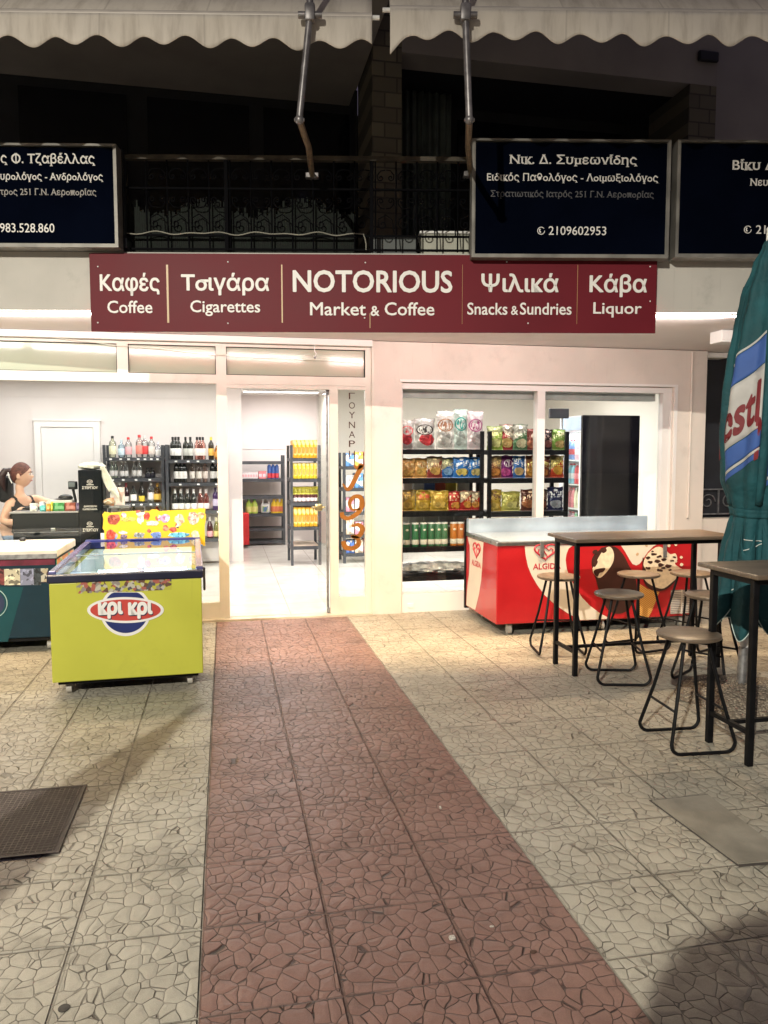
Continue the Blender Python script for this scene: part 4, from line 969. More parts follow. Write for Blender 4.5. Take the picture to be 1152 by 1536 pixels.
# ================================================================== bar tables and stools
M['wood'] = N('grey_wood'); _w = M['wood']; co = _w.coord(); mp = _w.n('ShaderNodeMapping'); _w.l(co, mp.inputs[0]); mp.inputs['Scale'].default_value = (1.2, 14, 14)
nz = _w.noise(mp.outputs[0], 3.0, 6, .6).outputs[0]; _w.set(_w.b.inputs['Base Color'], _w.ramp(nz, [(.25, (.07, .05, .036)), (.5, (.125, .092, .066)), (.75, (.19, .145, .105))]))
_w.b.inputs['Roughness'].default_value = .38; _w.bump(nz, .15, .002); M['wood'] = _w.m
def bar_table(label, x0, y0, x1, y1, z, lx, ly):
    t = thing('bar_table', label, 'bar table', ((x0 + x1) / 2, (y0 + y1) / 2, 0), 0, 'tall outdoor tables')
    MB().bbox(x0, y0, z - .024, x1, y1, z, .006, 2).build('tabletop', M['wood'], t)
    r = .0155
    m = MB(); a, b = lx; c, d = ly
    m.box(a + r, c - r, z - .056, b - r, c + r, z - .0245); m.box(a + r, d - r, z - .056, b - r, d + r, z - .0245)
    m.box(a - r, c + r, z - .055, a + r, d - r, z - .0245); m.box(b - r, c + r, z - .055, b + r, d - r, z - .0245); m.build('apron', M['black'], t)
    for xx in lx:
        for yy in ly: MB().bbox(xx - r, yy - r, 0.004, xx + r, yy + r, z - .0245, .003).build('leg', M['black'], t)
    zz = .17
    for xx in lx: MB().box(xx - .011, c + r, zz - .011, xx + .011, d - r, zz + .011).build('side_bar', M['black'], t)
    MB().box(a + .011, (c + d) / 2 - .011, zz - .010, b - .011, (c + d) / 2 + .011, zz + .010).build('foot_bar', M['black'], t)
bar_table('far bar table with a wooden top standing in front of the red freezer', 2.325, 4.80, 3.58, 5.28, .967, (2.365, 3.475), (4.87, 5.19))
bar_table('near bar table with a wooden top, cut by the right edge of the photo', 2.485, 3.20, 3.75, 3.68, .967, (2.525, 3.62), (3.265, 3.585))
def make_stool():
    t = thing('bar_stool', '', 'bar stool', (0, 0, 0), 0, 'round wooden stools at the tall tables')
    m = MB(); m.lathe([(.05, .574), (.148, .575), (.162, .581), (.165, .590), (.163, .597), (.150, .602), (.05, .6035)], 32); m.build('seat', M['wood'], t, True)
    for s in (-1, 1):
        tx_, bx_ = .065, .178; ty_, by_ = s * .075, s * .175; zt_, zb_ = .574, .0115
        pts = [Vector((-tx_, ty_, zt_)), Vector((-tx_ - (bx_ - tx_) * .5, (ty_ + by_) / 2, zt_ / 2))]
        c = .05
        for q in range(7):
            a = q / 6 * math.pi / 2; pts.append(Vector((-bx_ + .008 + c * (1 - math.cos(a)) - .004, by_, zb_ + c * (1 - math.sin(a)))))
        pts += [Vector((-p.x, p.y, p.z)) for p in reversed(pts)]
        m = MB(); m.tube(pts, .0095, 8); m.build('leg_loop', M['black'], t, True)
    for s in (-1, 1):
        f = .62; x = s * (.065 + (.178 - .065) * f); y = .075 + .1 * f; z = .574 * (1 - f)
        m = MB(); m.tube([(x, -y, z), (x, y, z)], .007, 8); m.build('foot_bar', M['black'], t, True)
    return t
st = make_stool()
spots = [(2.395, 3.60, R(-4), 'nearest round stool, beside the left legs of the near bar table'),
         (2.62, 4.75, R(-14), 'round stool standing against the near side of the far bar table'),
         (2.53, 5.52, R(80), 'round stool behind the left legs of the far bar table'),
         (3.20, 5.50, R(12), 'round stool behind the far table, before the cone picture'),
         (3.64, 5.46, R(25), 'round stool at the right end of the red freezer, behind the far table'),
         (3.20, 4.58, R(35), 'round stool half hidden behind the near bar table and green parasol'),
         (3.02, 3.02, R(10), 'round stool before the near bar table, mostly cut off by the right edge')]
for i, (x, y, a, lab) in enumerate(spots):
    if i == 0: st.location = (x, y, 0.004); st.rotation_euler.z = a; st['label'] = lab
    else: dup(st, (x, y, .004), a, lab)

# ================================================================== closed parasol
PX, PY = 3.165, 4.19
us = thing('parasol', 'closed dark green parasol with a white and blue printed band, tied at its waist', 'parasol', (PX, PY, 0))
M['green'] = mat('parasol_green', (.004, .056, .068), .8, var=.25, scale=5, bump=.6, bscale=22, bdist=.02)
lean = Vector((.028, -.006, 0))
def prof(z):
    tab = [(.46, .158), (.60, .162), (.80, .152), (.95, .142), (1.10, .122), (1.185, .112), (1.25, .135), (1.40, .178), (1.65, .196), (1.9, .186), (2.1, .172), (2.3, .150), (2.5, .120), (2.68, .075), (2.80, .034), (2.86, .010)]
    for (a, b), (c, d) in zip(tab, tab[1:]):
        if a <= z <= c: k = (z - a) / (c - a); k = k * k * (3 - 2 * k); return b + (d - b) * k
    return tab[0][1] if z < .5 else .01
def us_pt(th, z, off=0.0):
    r = prof(z); amp = .10 if z > 1.2 else .13
    r *= 1.07; r *= 1 + amp * math.sin(8 * th + 1.1 * math.sin(z * 1.7)) * min(1, abs(z - 1.185) * 6 + .35) + .05 * math.sin(3 * th + z * 2) + .02 * math.sin(15 * th - z * 5)
    r += off; return Vector((PX, PY, 0)) + lean * z + Vector((r * math.cos(th), r * math.sin(th), z))
def us_body(u, v):
    th = 2 * math.pi * u; zb = .50 + .045 * abs(math.sin(4 * th + .6)) ; z = zb + (2.86 - zb) * v
    return us_pt(th, z)
o = MB().grid(us_body, 128, 90, closed=True).build('canopy', M['green'], us, True); sd = o.modifiers.new('thickness', 'SOLIDIFY'); sd.thickness = .003
# piping on the hem and loose folds
pts = []
for i in range(129):
    th = 2 * math.pi * i / 128; pts.append(us_pt(th, .50 + .045 * abs(math.sin(4 * th + .6)), .002))
MB().tube(pts, .0035, 5).build('hem_piping', mat('pale_piping', (.45, .58, .56), .6), us, True)
# print: direction facing camera
th0 = math.atan2(-PY, -PX)          # angle towards the camera
def band(z0, z1, a0, a1, mtl, off, name='printed_band', tilt=.16):
    def fn(u, v):
        th = a0 + (a1 - a0) * u; return us_pt(th, z0 + (z1 - z0) * v + tilt * (u - .5) * (a1 - a0), off)
    o = MB().grid(fn, 40, 10).build(name, mtl, us, True); s = o.modifiers.new('thickness', 'SOLIDIFY'); s.thickness = .001
UW = mat('print_white', (.42, .41, .40), .75); UB = mat('print_blue', (.035, .09, .30), .75); UR = mat('print_dark_red', (.16, .012, .018), .7)
for da in (0, 1.45, 2.9, 4.35):
    a0, a1 = th0 - 1.10 + da, th0 + .06 + da
    band(1.99, 2.16, a0, a1, UB, .003); band(2.165, 2.18, a0, a1, UW, .003)
    band(1.62, 1.985, a0, a1, UW, .003); band(1.50, 1.615, a0, a1, UB, .003); band(1.478, 1.496, a0, a1, UW, .003); band(1.44, 1.474, a0, a1, UB, .003)
    def wrap(lx, y, lz, a0=a0): return us_pt(a0 + lx, lz + .16 * (lx - .58), .005 - y)
    text('Nestl', E, -.42, 1.66, 1.10, 1.91, 0, UR, us, bold=.03, ext=.001, wrap=wrap)
# tie strap and two pale cords
pts = [us_pt(2 * math.pi * i / 64, 1.19, .006) for i in range(65)]
def strap(u, v): return us_pt(2 * math.pi * u, 1.165 + .05 * v + .008 * math.sin(6.28 * u), .006)
o = MB().grid(strap, 64, 4, closed=True).build('tie_strap', M['green'], us, True); o.modifiers.new('thickness', 'SOLIDIFY').thickness = .003
for zz, a, b, dz in ((1.03, th0 - .25, th0 + .55, -.01), (.96, th0 - .3, th0 + .5, .05), (.70, th0 - .75, th0 - .35, .04), (.72, th0 - .3, th0 + .55, -.12), (.60, th0 + .55, th0 + .2, -.05)):
    MB().tube([us_pt(a + (b - a) * i / 14, zz + dz * i / 14, .006) for i in range(15)], .0028, 5).build('cord', mat('pale_cord', (.6, .66, .64), .6), us, True)
# two deep folds running down between the printed panels
for a in (th0 + .22, th0 + 1.66, th0 - 1.24):
    def ridge(u, v, a=a):
        z = 1.24 + 1.32 * v; return us_pt(a + (u - .5) * (.34 - .10 * v), z, .004 + .030 * math.sin(math.pi * u) * math.sin(math.pi * min(1, .15 + v)) ** .6)
    o = MB().grid(ridge, 12, 24).build('deep_fold', M['green'], us, True); o.modifiers.new('thickness', 'SOLIDIFY').thickness = .003
# loose folds hanging lower
for k, (a, zlow, ztop) in enumerate(((th0 - 1.0, .47, 1.10), (th0 - .15, .42, 1.05), (th0 + .75, .45, 1.1))):
    def fold(u, v, a=a, zlow=zlow, ztop=ztop):
        z = zlow + .13 * (2 * abs(u - .5)) ** 1.6 + (ztop - zlow - .1) * v
        return us_pt(a + (u - .5) * (.85 - .25 * v), z, .012 + .022 * math.sin(math.pi * u) * (1 - v * .85))
    o = MB().grid(fold, 18, 14).build('loose_fold', M['green'], us, True); o.modifiers.new('thickness', 'SOLIDIFY').thickness = .003
    MB().tube([fold(i / 20, 0) + Vector((0, 0, -.002)) for i in range(21)], .0032, 5).build('hem_piping', bpy.data.materials['pale_piping'], us, True)
MB().tube([(PX, PY, .05), Vector((PX, PY, 0)) + lean * .34 + Vector((0, 0, .34))], .031, 16).build('lower_pole', M['greymetal'], us, True)
MB().tube([Vector((PX, PY, 0)) + lean * .34 + Vector((0, 0, .341)), Vector((PX, PY, 0)) + lean * 2.9 + Vector((0, 0, 2.9))], .025, 14).build('pole', M['white_p'], us, True)
m = MB(); m.ball(Vector((PX, PY, 2.895)) + lean * 2.9, (.028, .028, .02), 12, 8); m.build('finial', M['white_p'], us, True)
def stone(u, v):
    th = 2 * math.pi * u; r = .40 * (1 - v) ** .6; h = .11 * (1 - (1 - v) ** 2.2)
    n_ = 1 + .07 * math.sin(3 * th + 1) + .05 * math.sin(7 * th) + .02 * math.sin(13 * th + 9 * v)
    return Vector((PX + .02 + r * n_ * math.cos(th), PY + r * n_ * math.sin(th), .002 + h + .006 * math.sin(11 * th + 17 * v)))
rk = N('pebble_concrete'); co = rk.coord(); vo = rk.vor(co, 60); rk.set(rk.b.inputs['Base Color'], rk.mix(rk.smooth(vo.outputs['Distance'], .1, .6), (.36, .31, .24), (.16, .13, .10))); rk.b.inputs['Roughness'].default_value = .85; rk.bump(rk.math('ADD', vo.outputs['Distance'], rk.noise(co, 14, 4).outputs[0]), .9, .02)
MB().grid(stone, 64, 16, closed=True).build('pebble_base', rk.m, us, True)

far = dup(us, (-2.16, .04, 0), 2.0, 'second green parasol added out of view to cast a shadow band'); far.scale = (.72, .72, 1)  # unseen copy, added only for the shadow band it throws at the left
ts = thing('shadow_disc', 'round disc on a post added behind the camera to cast a shadow', 'sign', (-.90, -1.27, 0))  # unseen disc and post, added in place of the person casting this shadow
MB().tube([(-.90, -1.27, 0), (-.90, -1.27, 2.78)], .03, 12).build('post', M['greymetal'], ts, True)
_d = Vector((.595, .803, 0)); m = MB(); m.tube([Vector((-.90, -1.27, 2.5)) + _d * .035, Vector((-.90, -1.27, 2.5)) + _d * .042], .285, 32); m.build('plate', M['greymetal'], ts)
# ================================================================== things set into and lying on the pavement
gx = thing('drain_grate', 'rusty mesh drain grate set in the paving at the left edge', 'grate', (-1.05, 3.37, 0))
ga = [atZ(130, 1180), atZ(85, 1283)]
gX1 = -.652; gY0, gY1 = 3.066, 3.69; gX0 = -1.55
MB().box(gX0, gY0, .0035, gX1, gY1, .0075).build('pit_plate', mat('grate_dark', (.07, .055, .055), .7, .1, var=.35, scale=8), gx)
m = MB(); x = gX0 + .008
while x < gX1 - .02: m.box(x, gY0 + .018, .0078, x + .004, gY1 - .018, .0090); x += .021
y = gY0 + .03
while y < gY1 - .02: m.box(gX0 + .008, y, .0092, gX1 - .02, y + .003, .0102); y += .021
m.build('mesh_bars', mat('grate_bars', (.125, .105, .098), .6, .2, var=.4, scale=12), gx)
m = MB(); m.box(gX0, gY0, .0077, gX1, gY0 + .014, .0095); m.box(gX0, gY1 - .014, .0077, gX1, gY1, .0095); m.box(gX1 - .014, gY0 + .0145, .0077, gX1, gY1 - .0145, .0095)
m.build('edge_frame', mat('grate_edge', (.05, .04, .04), .6, .3, var=.3), gx)
pc = thing('cover_slab', 'plain grey cement slab let into the paving at the right edge', 'slab', (2.0, 2.75, 0))
q = [atZ(978, 1203), atZ(1062, 1194), atZ(1190, 1291), atZ(1107, 1298)]
m = MB(); m.prism([Vector((v.x, v.y, .0035)) for v in q], (0, 0, .0045)); m.build('cement', mat('plain_cement', (.235, .215, .175), .75, var=.22, scale=5, bump=.3, bscale=70), pc)
c_ = sum(q, Vector()) / 4
m = MB(); m.prism([Vector((*(c_ + (v - c_) * 1.05).xy, .0015)) for v in q], (0, 0, .0015)); m.build('joint_gap', mat('joint_dirt', (.06, .05, .045), .9), pc)
pm2 = mat('scrap_paper', (.50, .47, .43), .7, var=.3, scale=80)
for k, (a, b_, lab, s_) in enumerate(((679, 1411, 'white crumpled paper scrap lying on the red path near the camera', .008), (738, 1392, 'thin white paper strip on the red path, right of the crumpled scrap', .006), (661, 1213, 'tiny white litter flake on the far part of the red path', .006))):
    p = atZ(a, b_, .005); m = MB()
    for i in range(4 if k == 0 else 2):
        c = p + Vector((random.uniform(-1, 1) * s_ * .6, random.uniform(-1, 1) * s_ * .9, .004)); m.bbox(c.x - s_ * .7, c.y - s_ * (.9 if k != 1 else .4), c.z - .002 + i * .003, c.x + s_ * .7, c.y + s_ * (.9 if k != 1 else .4), c.z + .002 + i * .003, .0012)
    tag(m.build('paper_scrap', pm2), lab, 'litter')
p = atZ(800, 1429, .005); m = MB(); m.ball(p + Vector((0, 0, .003)), (.012, .008, .004), 8, 6); tag(m.build('dead_leaf', mat('leaf_brown', (.06, .03, .02), .8)), 'small dark dead leaf lying on the red path', 'leaf')
p = atZ(96, 1513, 0); m = MB(); m.lathe([(.016, .0005), (.016, .003), (.010, .004)], 14, p); tag(m.build('round_stud', mat('dark_stud', (.05, .045, .04), .7, var=.4, scale=40), None, True), 'small round dark stud in the paving at the lower left', 'stud')

# ================================================================== shop stock
ORD = ['first', 'second', 'third', 'fourth', 'fifth', 'sixth', 'seventh', 'eighth', 'ninth', 'tenth', 'eleventh', 'twelfth']
def rack(label, x0, y0, x1, y1, zs, ztop, m_, lip=.045, tags=0, group=None, back=None):
    t = thing('shelf_rack', label, 'shelf rack', ((x0 + x1) / 2, (y0 + y1) / 2, .022), 0, group)
    p = .036
    for x in (x0, x1 - p):
        for y in (y0, y1 - p):
            MB().box(x, y, .022, x + p, y + p, ztop).build('post', m_, t)
    bs = []
    for z in zs:
        m = MB(); m.box(x0 + p + .001, y0 - .002, z - lip, x1 - p - .001, y0 + .012, z); m.box(x0 + p + .001, y0 + .0125, z - .016, x1 - p - .001, y1 - .004, z - .001)
        m.box(x0 + .002, y0 + p + .001, z - lip, x0 + .016, y1 - p - .001, z); m.box(x1 - .016, y0 + p + .001, z - lip, x1 - .002, y1 - p - .001, z)
        b = m.build('shelf_board', m_, t); bs.append(b)
    if back: MB().box(x0 + p, y1 - .012, .05, x1 - p, y1 - .004, ztop - .02).build('back_panel', back, t)
    return t, bs
tagm = mat('price_tag_paper', (.8, .8, .78), .5)
def price_tags(b, fr, pxs, z, y):
    for a in pxs:
        x = fr.px(a, 700, y - fr.o.y)[0]; MB().box(x - .016, y - .008, z - .032, x + .016, y - .0025, z - .012).build('price_tag', tagm, b)
O0 = Fr((0, 0, 0))
# --- bottles
MESH = {}
def lathe_mesh(key, prof, n=14):
    if key not in MESH:
        MESH[key] = MB().lathe(prof, n).mesh(key, None, True)
    return MESH[key]
def bglass(c, a=.0): return None
BG = {}
def bottle_mat(c, clear):
    k = (c, clear)
    if k not in BG:
        if clear:
            n = N('clear_bottle_glass'); n.t.nodes.remove(n.b)
            tr = n.n('ShaderNodeBsdfTransparent'); tr.inputs[0].default_value = (*c, 1); gl = n.n('ShaderNodeBsdfGlossy'); gl.inputs['Roughness'].default_value = .08
            lw = n.n('ShaderNodeLayerWeight'); lw.inputs[0].default_value = .35
            df = n.n('ShaderNodeBsdfDiffuse'); df.inputs[0].default_value = (*[v * .6 for v in c], 1)
            m1 = n.n('ShaderNodeMixShader'); n.l(lw.outputs['Facing'], m1.inputs[0]); n.l(tr.outputs[0], m1.inputs[1]); n.l(df.outputs[0], m1.inputs[2])
            m2 = n.n('ShaderNodeMixShader'); n.l(lw.outputs['Fresnel'], m2.inputs[0]); n.l(m1.outputs[0], m2.inputs[1]); n.l(gl.outputs[0], m2.inputs[2])
            n.l(m2.outputs[0], n.out.inputs[0]); BG[k] = n.m
        else: BG[k] = mat('dark_bottle_glass', c, .12, var=.1, coat=.5)
    return BG[k]
CM = {}
def cmat(c, r=.5, nm='label_paper'):
    k = (c, r, nm)
    if k not in CM: CM[k] = mat(nm, c, r, var=.06, scale=30)
    return CM[k]
SHAPES = {  # profile, label band, cap band
    'wine': ([(.030, 0), (.037, .004), (.038, .19), (.034, .215), (.018, .24), (.0135, .255), (.0135, .295), (.015, .297), (.015, .303)], (.0386, .055, .15), (.0155, .262, .304)),
    'spirit': ([(.034, 0), (.042, .005), (.043, .17), (.038, .195), (.017, .215), (.015, .235), (.016, .26)], (.0436, .04, .14), (.0175, .235, .268)),
    'gin': ([(.036, 0), (.044, .006), (.046, .13), (.042, .16), (.018, .185), (.016, .215), (.017, .235)], (.0466, .03, .12), (.019, .205, .245)),
    'slim': ([(.026, 0), (.031, .004), (.031, .13), (.026, .16), (.013, .19), (.012, .215), (.013, .23)], (.0316, .03, .10), (.0142, .21, .234)),
    'short': ([(.030, 0), (.036, .004), (.036, .07), (.032, .085), (.02, .10), (.02, .125)], (.0366, .008, .062), (.0225, .098, .135)),
    'whisky': ([(.038, 0), (.044, .006), (.047, .06), (.043, .14), (.03, .17), (.016, .195), (.015, .23)], (.0478, .035, .11), (.0175, .20, .245)),
    'champ': ([(.036, 0), (.043, .005), (.044, .14), (.036, .19), (.02, .235), (.015, .27), (.016, .30)], (.0447, .02, .10), (.0185, .215, .305)),
}
def bottle(shape, glassm, labc, capc, x, y, z, label, s=1.0, group=None, dark=True, labhi=None):
    prof, lb, cp = SHAPES[shape]
    t = thing('bottle', label, 'bottle', (x, y, z), random.uniform(0, 6), group); t.scale = (s, s, s)
    put('glass_body', mesh_copy('body_' + shape, prof, glassm), glassm, t)
    if labc:
        r, a, b = lb
        if labhi: a, b = labhi
        put('bottle_label', mesh_copy('label_%s_%.3f' % (shape, a), [(r, a), (r + .0004, a + .001), (r + .0004, b - .001), (r, b)], cmat(labc)), cmat(labc), t)
    r, a, b = cp
    put('cap', mesh_copy('cap_' + shape, [(r, a), (r + .0006, a + .002), (r + .0006, b - .003), (r * .8, b)], cmat(capc, .35, 'bottle_cap')), cmat(capc, .35, 'bottle_cap'), t)
    return t
MC = {}
def mesh_copy(key, prof, m_):
    k = (key, m_.name)
    if k not in MC: MC[k] = MB().lathe(prof, 14).mesh(key, None, True); MC[k].materials.append(m_)
    return MC[k]
LY = 10.6
r1, b1 = rack('charcoal shelf rack of spirit bottles by the white door', -1.555, LY, -.785, LY + .36, (1.495, 1.222, .895, .60, .36), 1.66, M['rack'], group='liquor racks along the back wall', back=M['inwall'])
r2, b2 = rack('charcoal shelf rack of wine bottles right of the spirits', -.765, LY - .03, -.03, LY + .33, (1.465, 1.158, .785, .405), 1.665, M['rack'], group='liquor racks along the back wall', back=M['inwall'])
z7 = lambda a: 140 + a / 5.76
for b, pxs, z in ((b1[0], (152, 238, 306, 390, 448, 503, 556), 1.495), (b1[1], (165, 256, 367, 485), 1.222), (b1[2], (340, 408, 490, 548), .895)): price_tags(b, O0, [z7(a) for a in pxs], z, LY)
for b, pxs, z in ((b2[0], (715, 820, 905, 1035), 1.465), (b2[1], (748, 905, 1060), 1.158), (b2[2], (1072,), .785), (b2[3], (1080,), .405)): price_tags(b, O0, [z7(a) for a in pxs], z, LY - .03)
CLR, BLU = (.92, .94, .93), (.75, .88, .95)
DK, RO, GD, YG, PU = (.012, .014, .012), (.95, .66, .60), (.55, .30, .05), (.80, .80, .45), (.05, .02, .10)
WHT, BLK, REDC, PINK, YEL, LAV = (.78, .76, .74), (.02, .02, .02), (.6, .05, .05), (.75, .40, .42), (.8, .62, .08), (.55, .48, .65)
def shelf_line(items, y, z, where):
    cnt = 0
    for it in items:
        a, shape, g, clear, lc, cc, s, look = it
        x = O0.px(z7(a), 700, y + .09)[0]
        bottle(shape, bottle_mat(g, clear), lc, cc, x, y + .09 + random.uniform(-.012, .012), z + .0005, '%s, %s from left, %s' % (look, ORD[cnt], where), s); cnt += 1
A = 'spirits rack %s shelf'
shelf_line([(172, 'spirit', (.90, .92, .80), True, (.75, .72, .5), BLK, 1.06, 'clear bottle with black cap'), (247, 'gin', BLU, True, (.6, .75, .85), (.55, .65, .7), .98, 'pale blue bottle'), (308, 'spirit', CLR, True, PINK, REDC, 1.0, 'clear bottle with red cap and pink label'),
            (403, 'spirit', (.95, .85, .82), True, (.75, .25, .2), REDC, 1.12, 'clear bottle with red label and cap'), (448, 'spirit', CLR, True, (.65, .05, .05), (.7, .7, .7), 1.08, 'clear bottle with broad red label'), (507, 'spirit', CLR, True, (.75, .65, .6), REDC, 1.04, 'clear bottle with red cap and pale label'), (562, 'gin', (.9, .92, .97), True, WHT, (.7, .68, .75), .86, 'clear squat bottle with white label')], LY, 1.495, A % 'top')
shelf_line([(160, 'slim', (.80, .88, .80), True, WHT, (.6, .65, .6), 1, 'slim clear bottle with white label'), (192, 'slim', (.80, .88, .80), True, WHT, (.6, .65, .6), 1, 'slim clear bottle with white label'), (247, 'slim', CLR, True, WHT, WHT, .95, 'slim white labelled bottle'), (282, 'slim', CLR, True, WHT, WHT, .95, 'slim white labelled bottle'),
            (352, 'slim', CLR, True, WHT, (.7, .6, .58), 1, 'slim clear bottle with pale label'), (395, 'slim', CLR, True, WHT, (.7, .6, .58), 1, 'slim clear bottle with pale label'), (470, 'short', DK, False, (.02, .02, .03), BLK, 1, 'short black bottle'), (508, 'short', DK, False, (.02, .02, .03), BLK, 1, 'short black bottle')], LY, 1.222, A % 'second')
shelf_line([(165, 'spirit', CLR, True, WHT, (.7, .7, .7), .95, 'clear bottle partly behind the white bag'), (222, 'spirit', CLR, True, (.7, .3, .3), WHT, 1.02, 'clear bottle with red print'), (278, 'champ', (.03, .008, .012), False, (.75, .7, .68), (.3, .05, .06), .86, 'dark red bottle with white label'),
            (342, 'gin', (.5, .55, .5), True, WHT, BLK, .92, 'clear grey bottle with black cap'), (412, 'champ', (.012, .01, .008), False, (.75, .55, .05), BLK, .9, 'black bottle with yellow label'), (492, 'spirit', CLR, True, (.75, .72, .75), WHT, .98, 'clear bottle with white cap'), (548, 'whisky', (.75, .42, .05), True, (.7, .45, .08), GD, 1.05, 'golden whisky bottle')], LY, .895, A % 'third')
shelf_line([(340, 'spirit', (.3, .32, .3), True, WHT, BLK, 1, 'clear bottle with black cap'), (432, 'slim', CLR, True, WHT, WHT, 1.05, 'slim clear bottle'), (540, 'spirit', (.35, .03, .03), False, WHT, (.3, .04, .05), 1, 'dark red bottle')], LY, .60, A % 'fourth')
A = 'wine rack %s shelf'
y2 = LY - .03
wn_ = lambda a, lc=WHT: (a, 'wine', DK, False, lc, BLK, 1.0, 'dark wine bottle with white label')
ro_ = lambda a, sh='wine': (a, sh, RO, True, (.78, .70, .66), BLK if sh == 'wine' else (.7, .45, .42), 1.0, 'pink wine bottle with white label')
shelf_line([wn_(690), wn_(715), wn_(740), (800, 'wine', (.02, .02, .015), False, (.45, .45, .42), BLK, 1.0, 'dark wine bottle with grey label'), (842, 'wine', (.03, .03, .025), False, (.6, .6, .56), BLK, 1.0, 'dark wine bottle with pale grey label'), ro_(900), ro_(925), ro_(950), (1020, 'wine', (.03, .02, .01), False, (.78, .48, .10), YEL, 1.0, 'dark wine bottle with orange label and yellow cap'), (1075, 'whisky', (.85, .45, .12), True, (.75, .35, .08), (.5, .6, .75), .95, 'squat orange bottle')], y2, 1.465, A % 'top')
shelf_line([wn_(718), wn_(752), wn_(785), (855, 'wine', (.82, .72, .66), True, (.72, .66, .60), (.7, .55, .45), 1, 'pale rose wine bottle'), (912, 'wine', (.82, .72, .66), True, (.72, .66, .60), (.7, .55, .45), 1, 'pale rose wine bottle'), (965, 'wine', (.82, .68, .62), True, (.72, .62, .56), (.7, .5, .42), 1, 'pale rose wine bottle'), wn_(1030), wn_(1075)], y2, 1.158, A % 'second')
ch_ = lambda a: (a, 'champ', DK, False, WHT, (.75, .74, .72), .95, 'black bottle with white foil and big white label')
cr_ = lambda a: (a, 'champ', (.80, .38, .34), True, (.78, .66, .64), (.75, .70, .68), .95, 'pink bottle with white foil')
pl_ = lambda a: (a, 'wine', PU, False, LAV, (.08, .05, .12), 1, 'dark purple bottle with lavender label')
shelf_line([ch_(700), ch_(752), ch_(808), ch_(862), cr_(920), cr_(970), pl_(1050), pl_(1078), pl_(1106)], y2, .785, A % 'third')
shelf_line([(998, 'champ', (.05, .01, .015), False, (.75, .35, .38), (.6, .58, .55), .95, 'dark red bottle with round pink label'), (1055, 'champ', YG, True, (.75, .68, .25), (.75, .7, .5), .92, 'yellow green bottle'), (1106, 'champ', YG, True, (.75, .68, .25), (.75, .7, .5), .92, 'yellow green bottle')], y2, .405, A % 'lowest')

# --- cleaning rack in the alcove
CY = 12.85
rc, bc = rack('dark shelf rack of cleaning bottles at the back of the alcove', .25, CY, .98, CY + .4, (1.42, 1.13, .845, .55, .31, .10), 1.52, M['rack'], lip=.05)
z6x = lambda a: 320 + a / 3.84
def carton(label, x, y, z, sx, sy, sz, cols, cat='carton', group=None, scale=24, name='carton', flap=True):
    t = thing(name, label, cat, (x, y, z), 0, group)
    MB().bbox(x - sx / 2, y, z, x + sx / 2, y + sy, z + sz, .004, 1).build('box', cols, t)
    if flap: MB().box(x - sx * .36, y - .0012, z + sz * .25, x + sx * .36, y - .0002, z + sz * .62).build('printed_label', cmat((.75, .68, .4) if flap is True else flap), t)
    return t
def px0(a, y): return O0.px(a, 700, y)[0]
zt_ = 1.13 + .0005
for k in range(6):
    a = z6x(172 + k * 15.2); carton('white packet, %s from the left on the upper shelf of the cleaning rack' % ORD[k], px0(a, CY + .05), CY + .05, zt_, .044, .1, .115, cmat((.72, .66, .66)), 'packet', name='packet', flap=(.75, .4, .42))
for k in range(2):
    a = z6x(271 + k * 22); carton('pink packet, %s from the left among the pink ones on the cleaning rack' % ORD[k], px0(a, CY + .05), CY + .05, zt_, .062, .1, .125, cmat((.75, .25, .27)), 'packet', name='packet', flap=(.7, .55, .6))
SHAPES['can'] = ([(.028, 0), (.033, .004), (.033, .20), (.026, .215)], (.0336, .01, .09), (.022, .2155, .235))
for k in range(3): bottle('can', cmat((.05, .14, .50), .3, 'can_metal'), (.65, .06, .08), (.1, .2, .6), px0(z6x(322 + k * 22), CY + .1), CY + .1, zt_, 'blue spray can with red band, %s from the left on the cleaning rack' % ORD[k])
SHAPES['jug'] = ([(.045, 0), (.055, .006), (.056, .12), (.045, .17), (.022, .20), (.02, .225)], (.0567, .03, .12), (.024, .218, .262))
zz = .86 - .09 + .0005
zz = .55 + .0005
for k, (a, c, lc, cc, look) in enumerate(((201, (.45, .60, .10), (.75, .72, .25), (.1, .35, .1), 'green detergent bottle'), (234, (.45, .60, .10), (.75, .72, .25), (.1, .35, .1), 'green detergent bottle'))):
    bottle('jug', cmat(c, .35, 'detergent_plastic'), lc, cc, px0(z6x(a), CY + .1), CY + .1, zz, look + ', %s from the left on the middle shelf of the cleaning rack' % ORD[k])
for k, a in enumerate((347, 368, 392)):
    bottle('jug', cmat((.80, .55, .03), .35, 'detergent_plastic'), (.7, .2, .1), (.75, .5, .05), px0(z6x(a), CY + .1), CY + .1, zz, 'yellow detergent bottle, %s of the yellow ones on the cleaning rack' % ORD[k], .98)
t = thing('detergent_jug', 'white handled detergent jug between the green and yellow bottles', 'jug', (px0(z6x(297), CY + .12), CY + .12, zz))
jx = px0(z6x(297), CY + .12)
m = MB(); m.bbox(jx - .075, CY + .08, zz, jx + .075, CY + .17, zz + .16, .03, 3); m.build('jug_body', M['white_p'], t, True)
m = MB(); m.tube([(jx - .05, CY + .12, zz + .15), (jx - .035, CY + .12, zz + .235), (jx + .015, CY + .12, zz + .255), (jx + .055, CY + .12, zz + .20), (jx + .062, CY + .12, zz + .14)], .016, 8); m.build('handle', M['white_p'], t, True)
m = MB(); m.lathe([(.018, 0), (.018, .03), (.015, .034)], 12, (jx + .0, CY + .12, zz + .262)); m.build('cap', cmat((.1, .25, .5)), t, True)
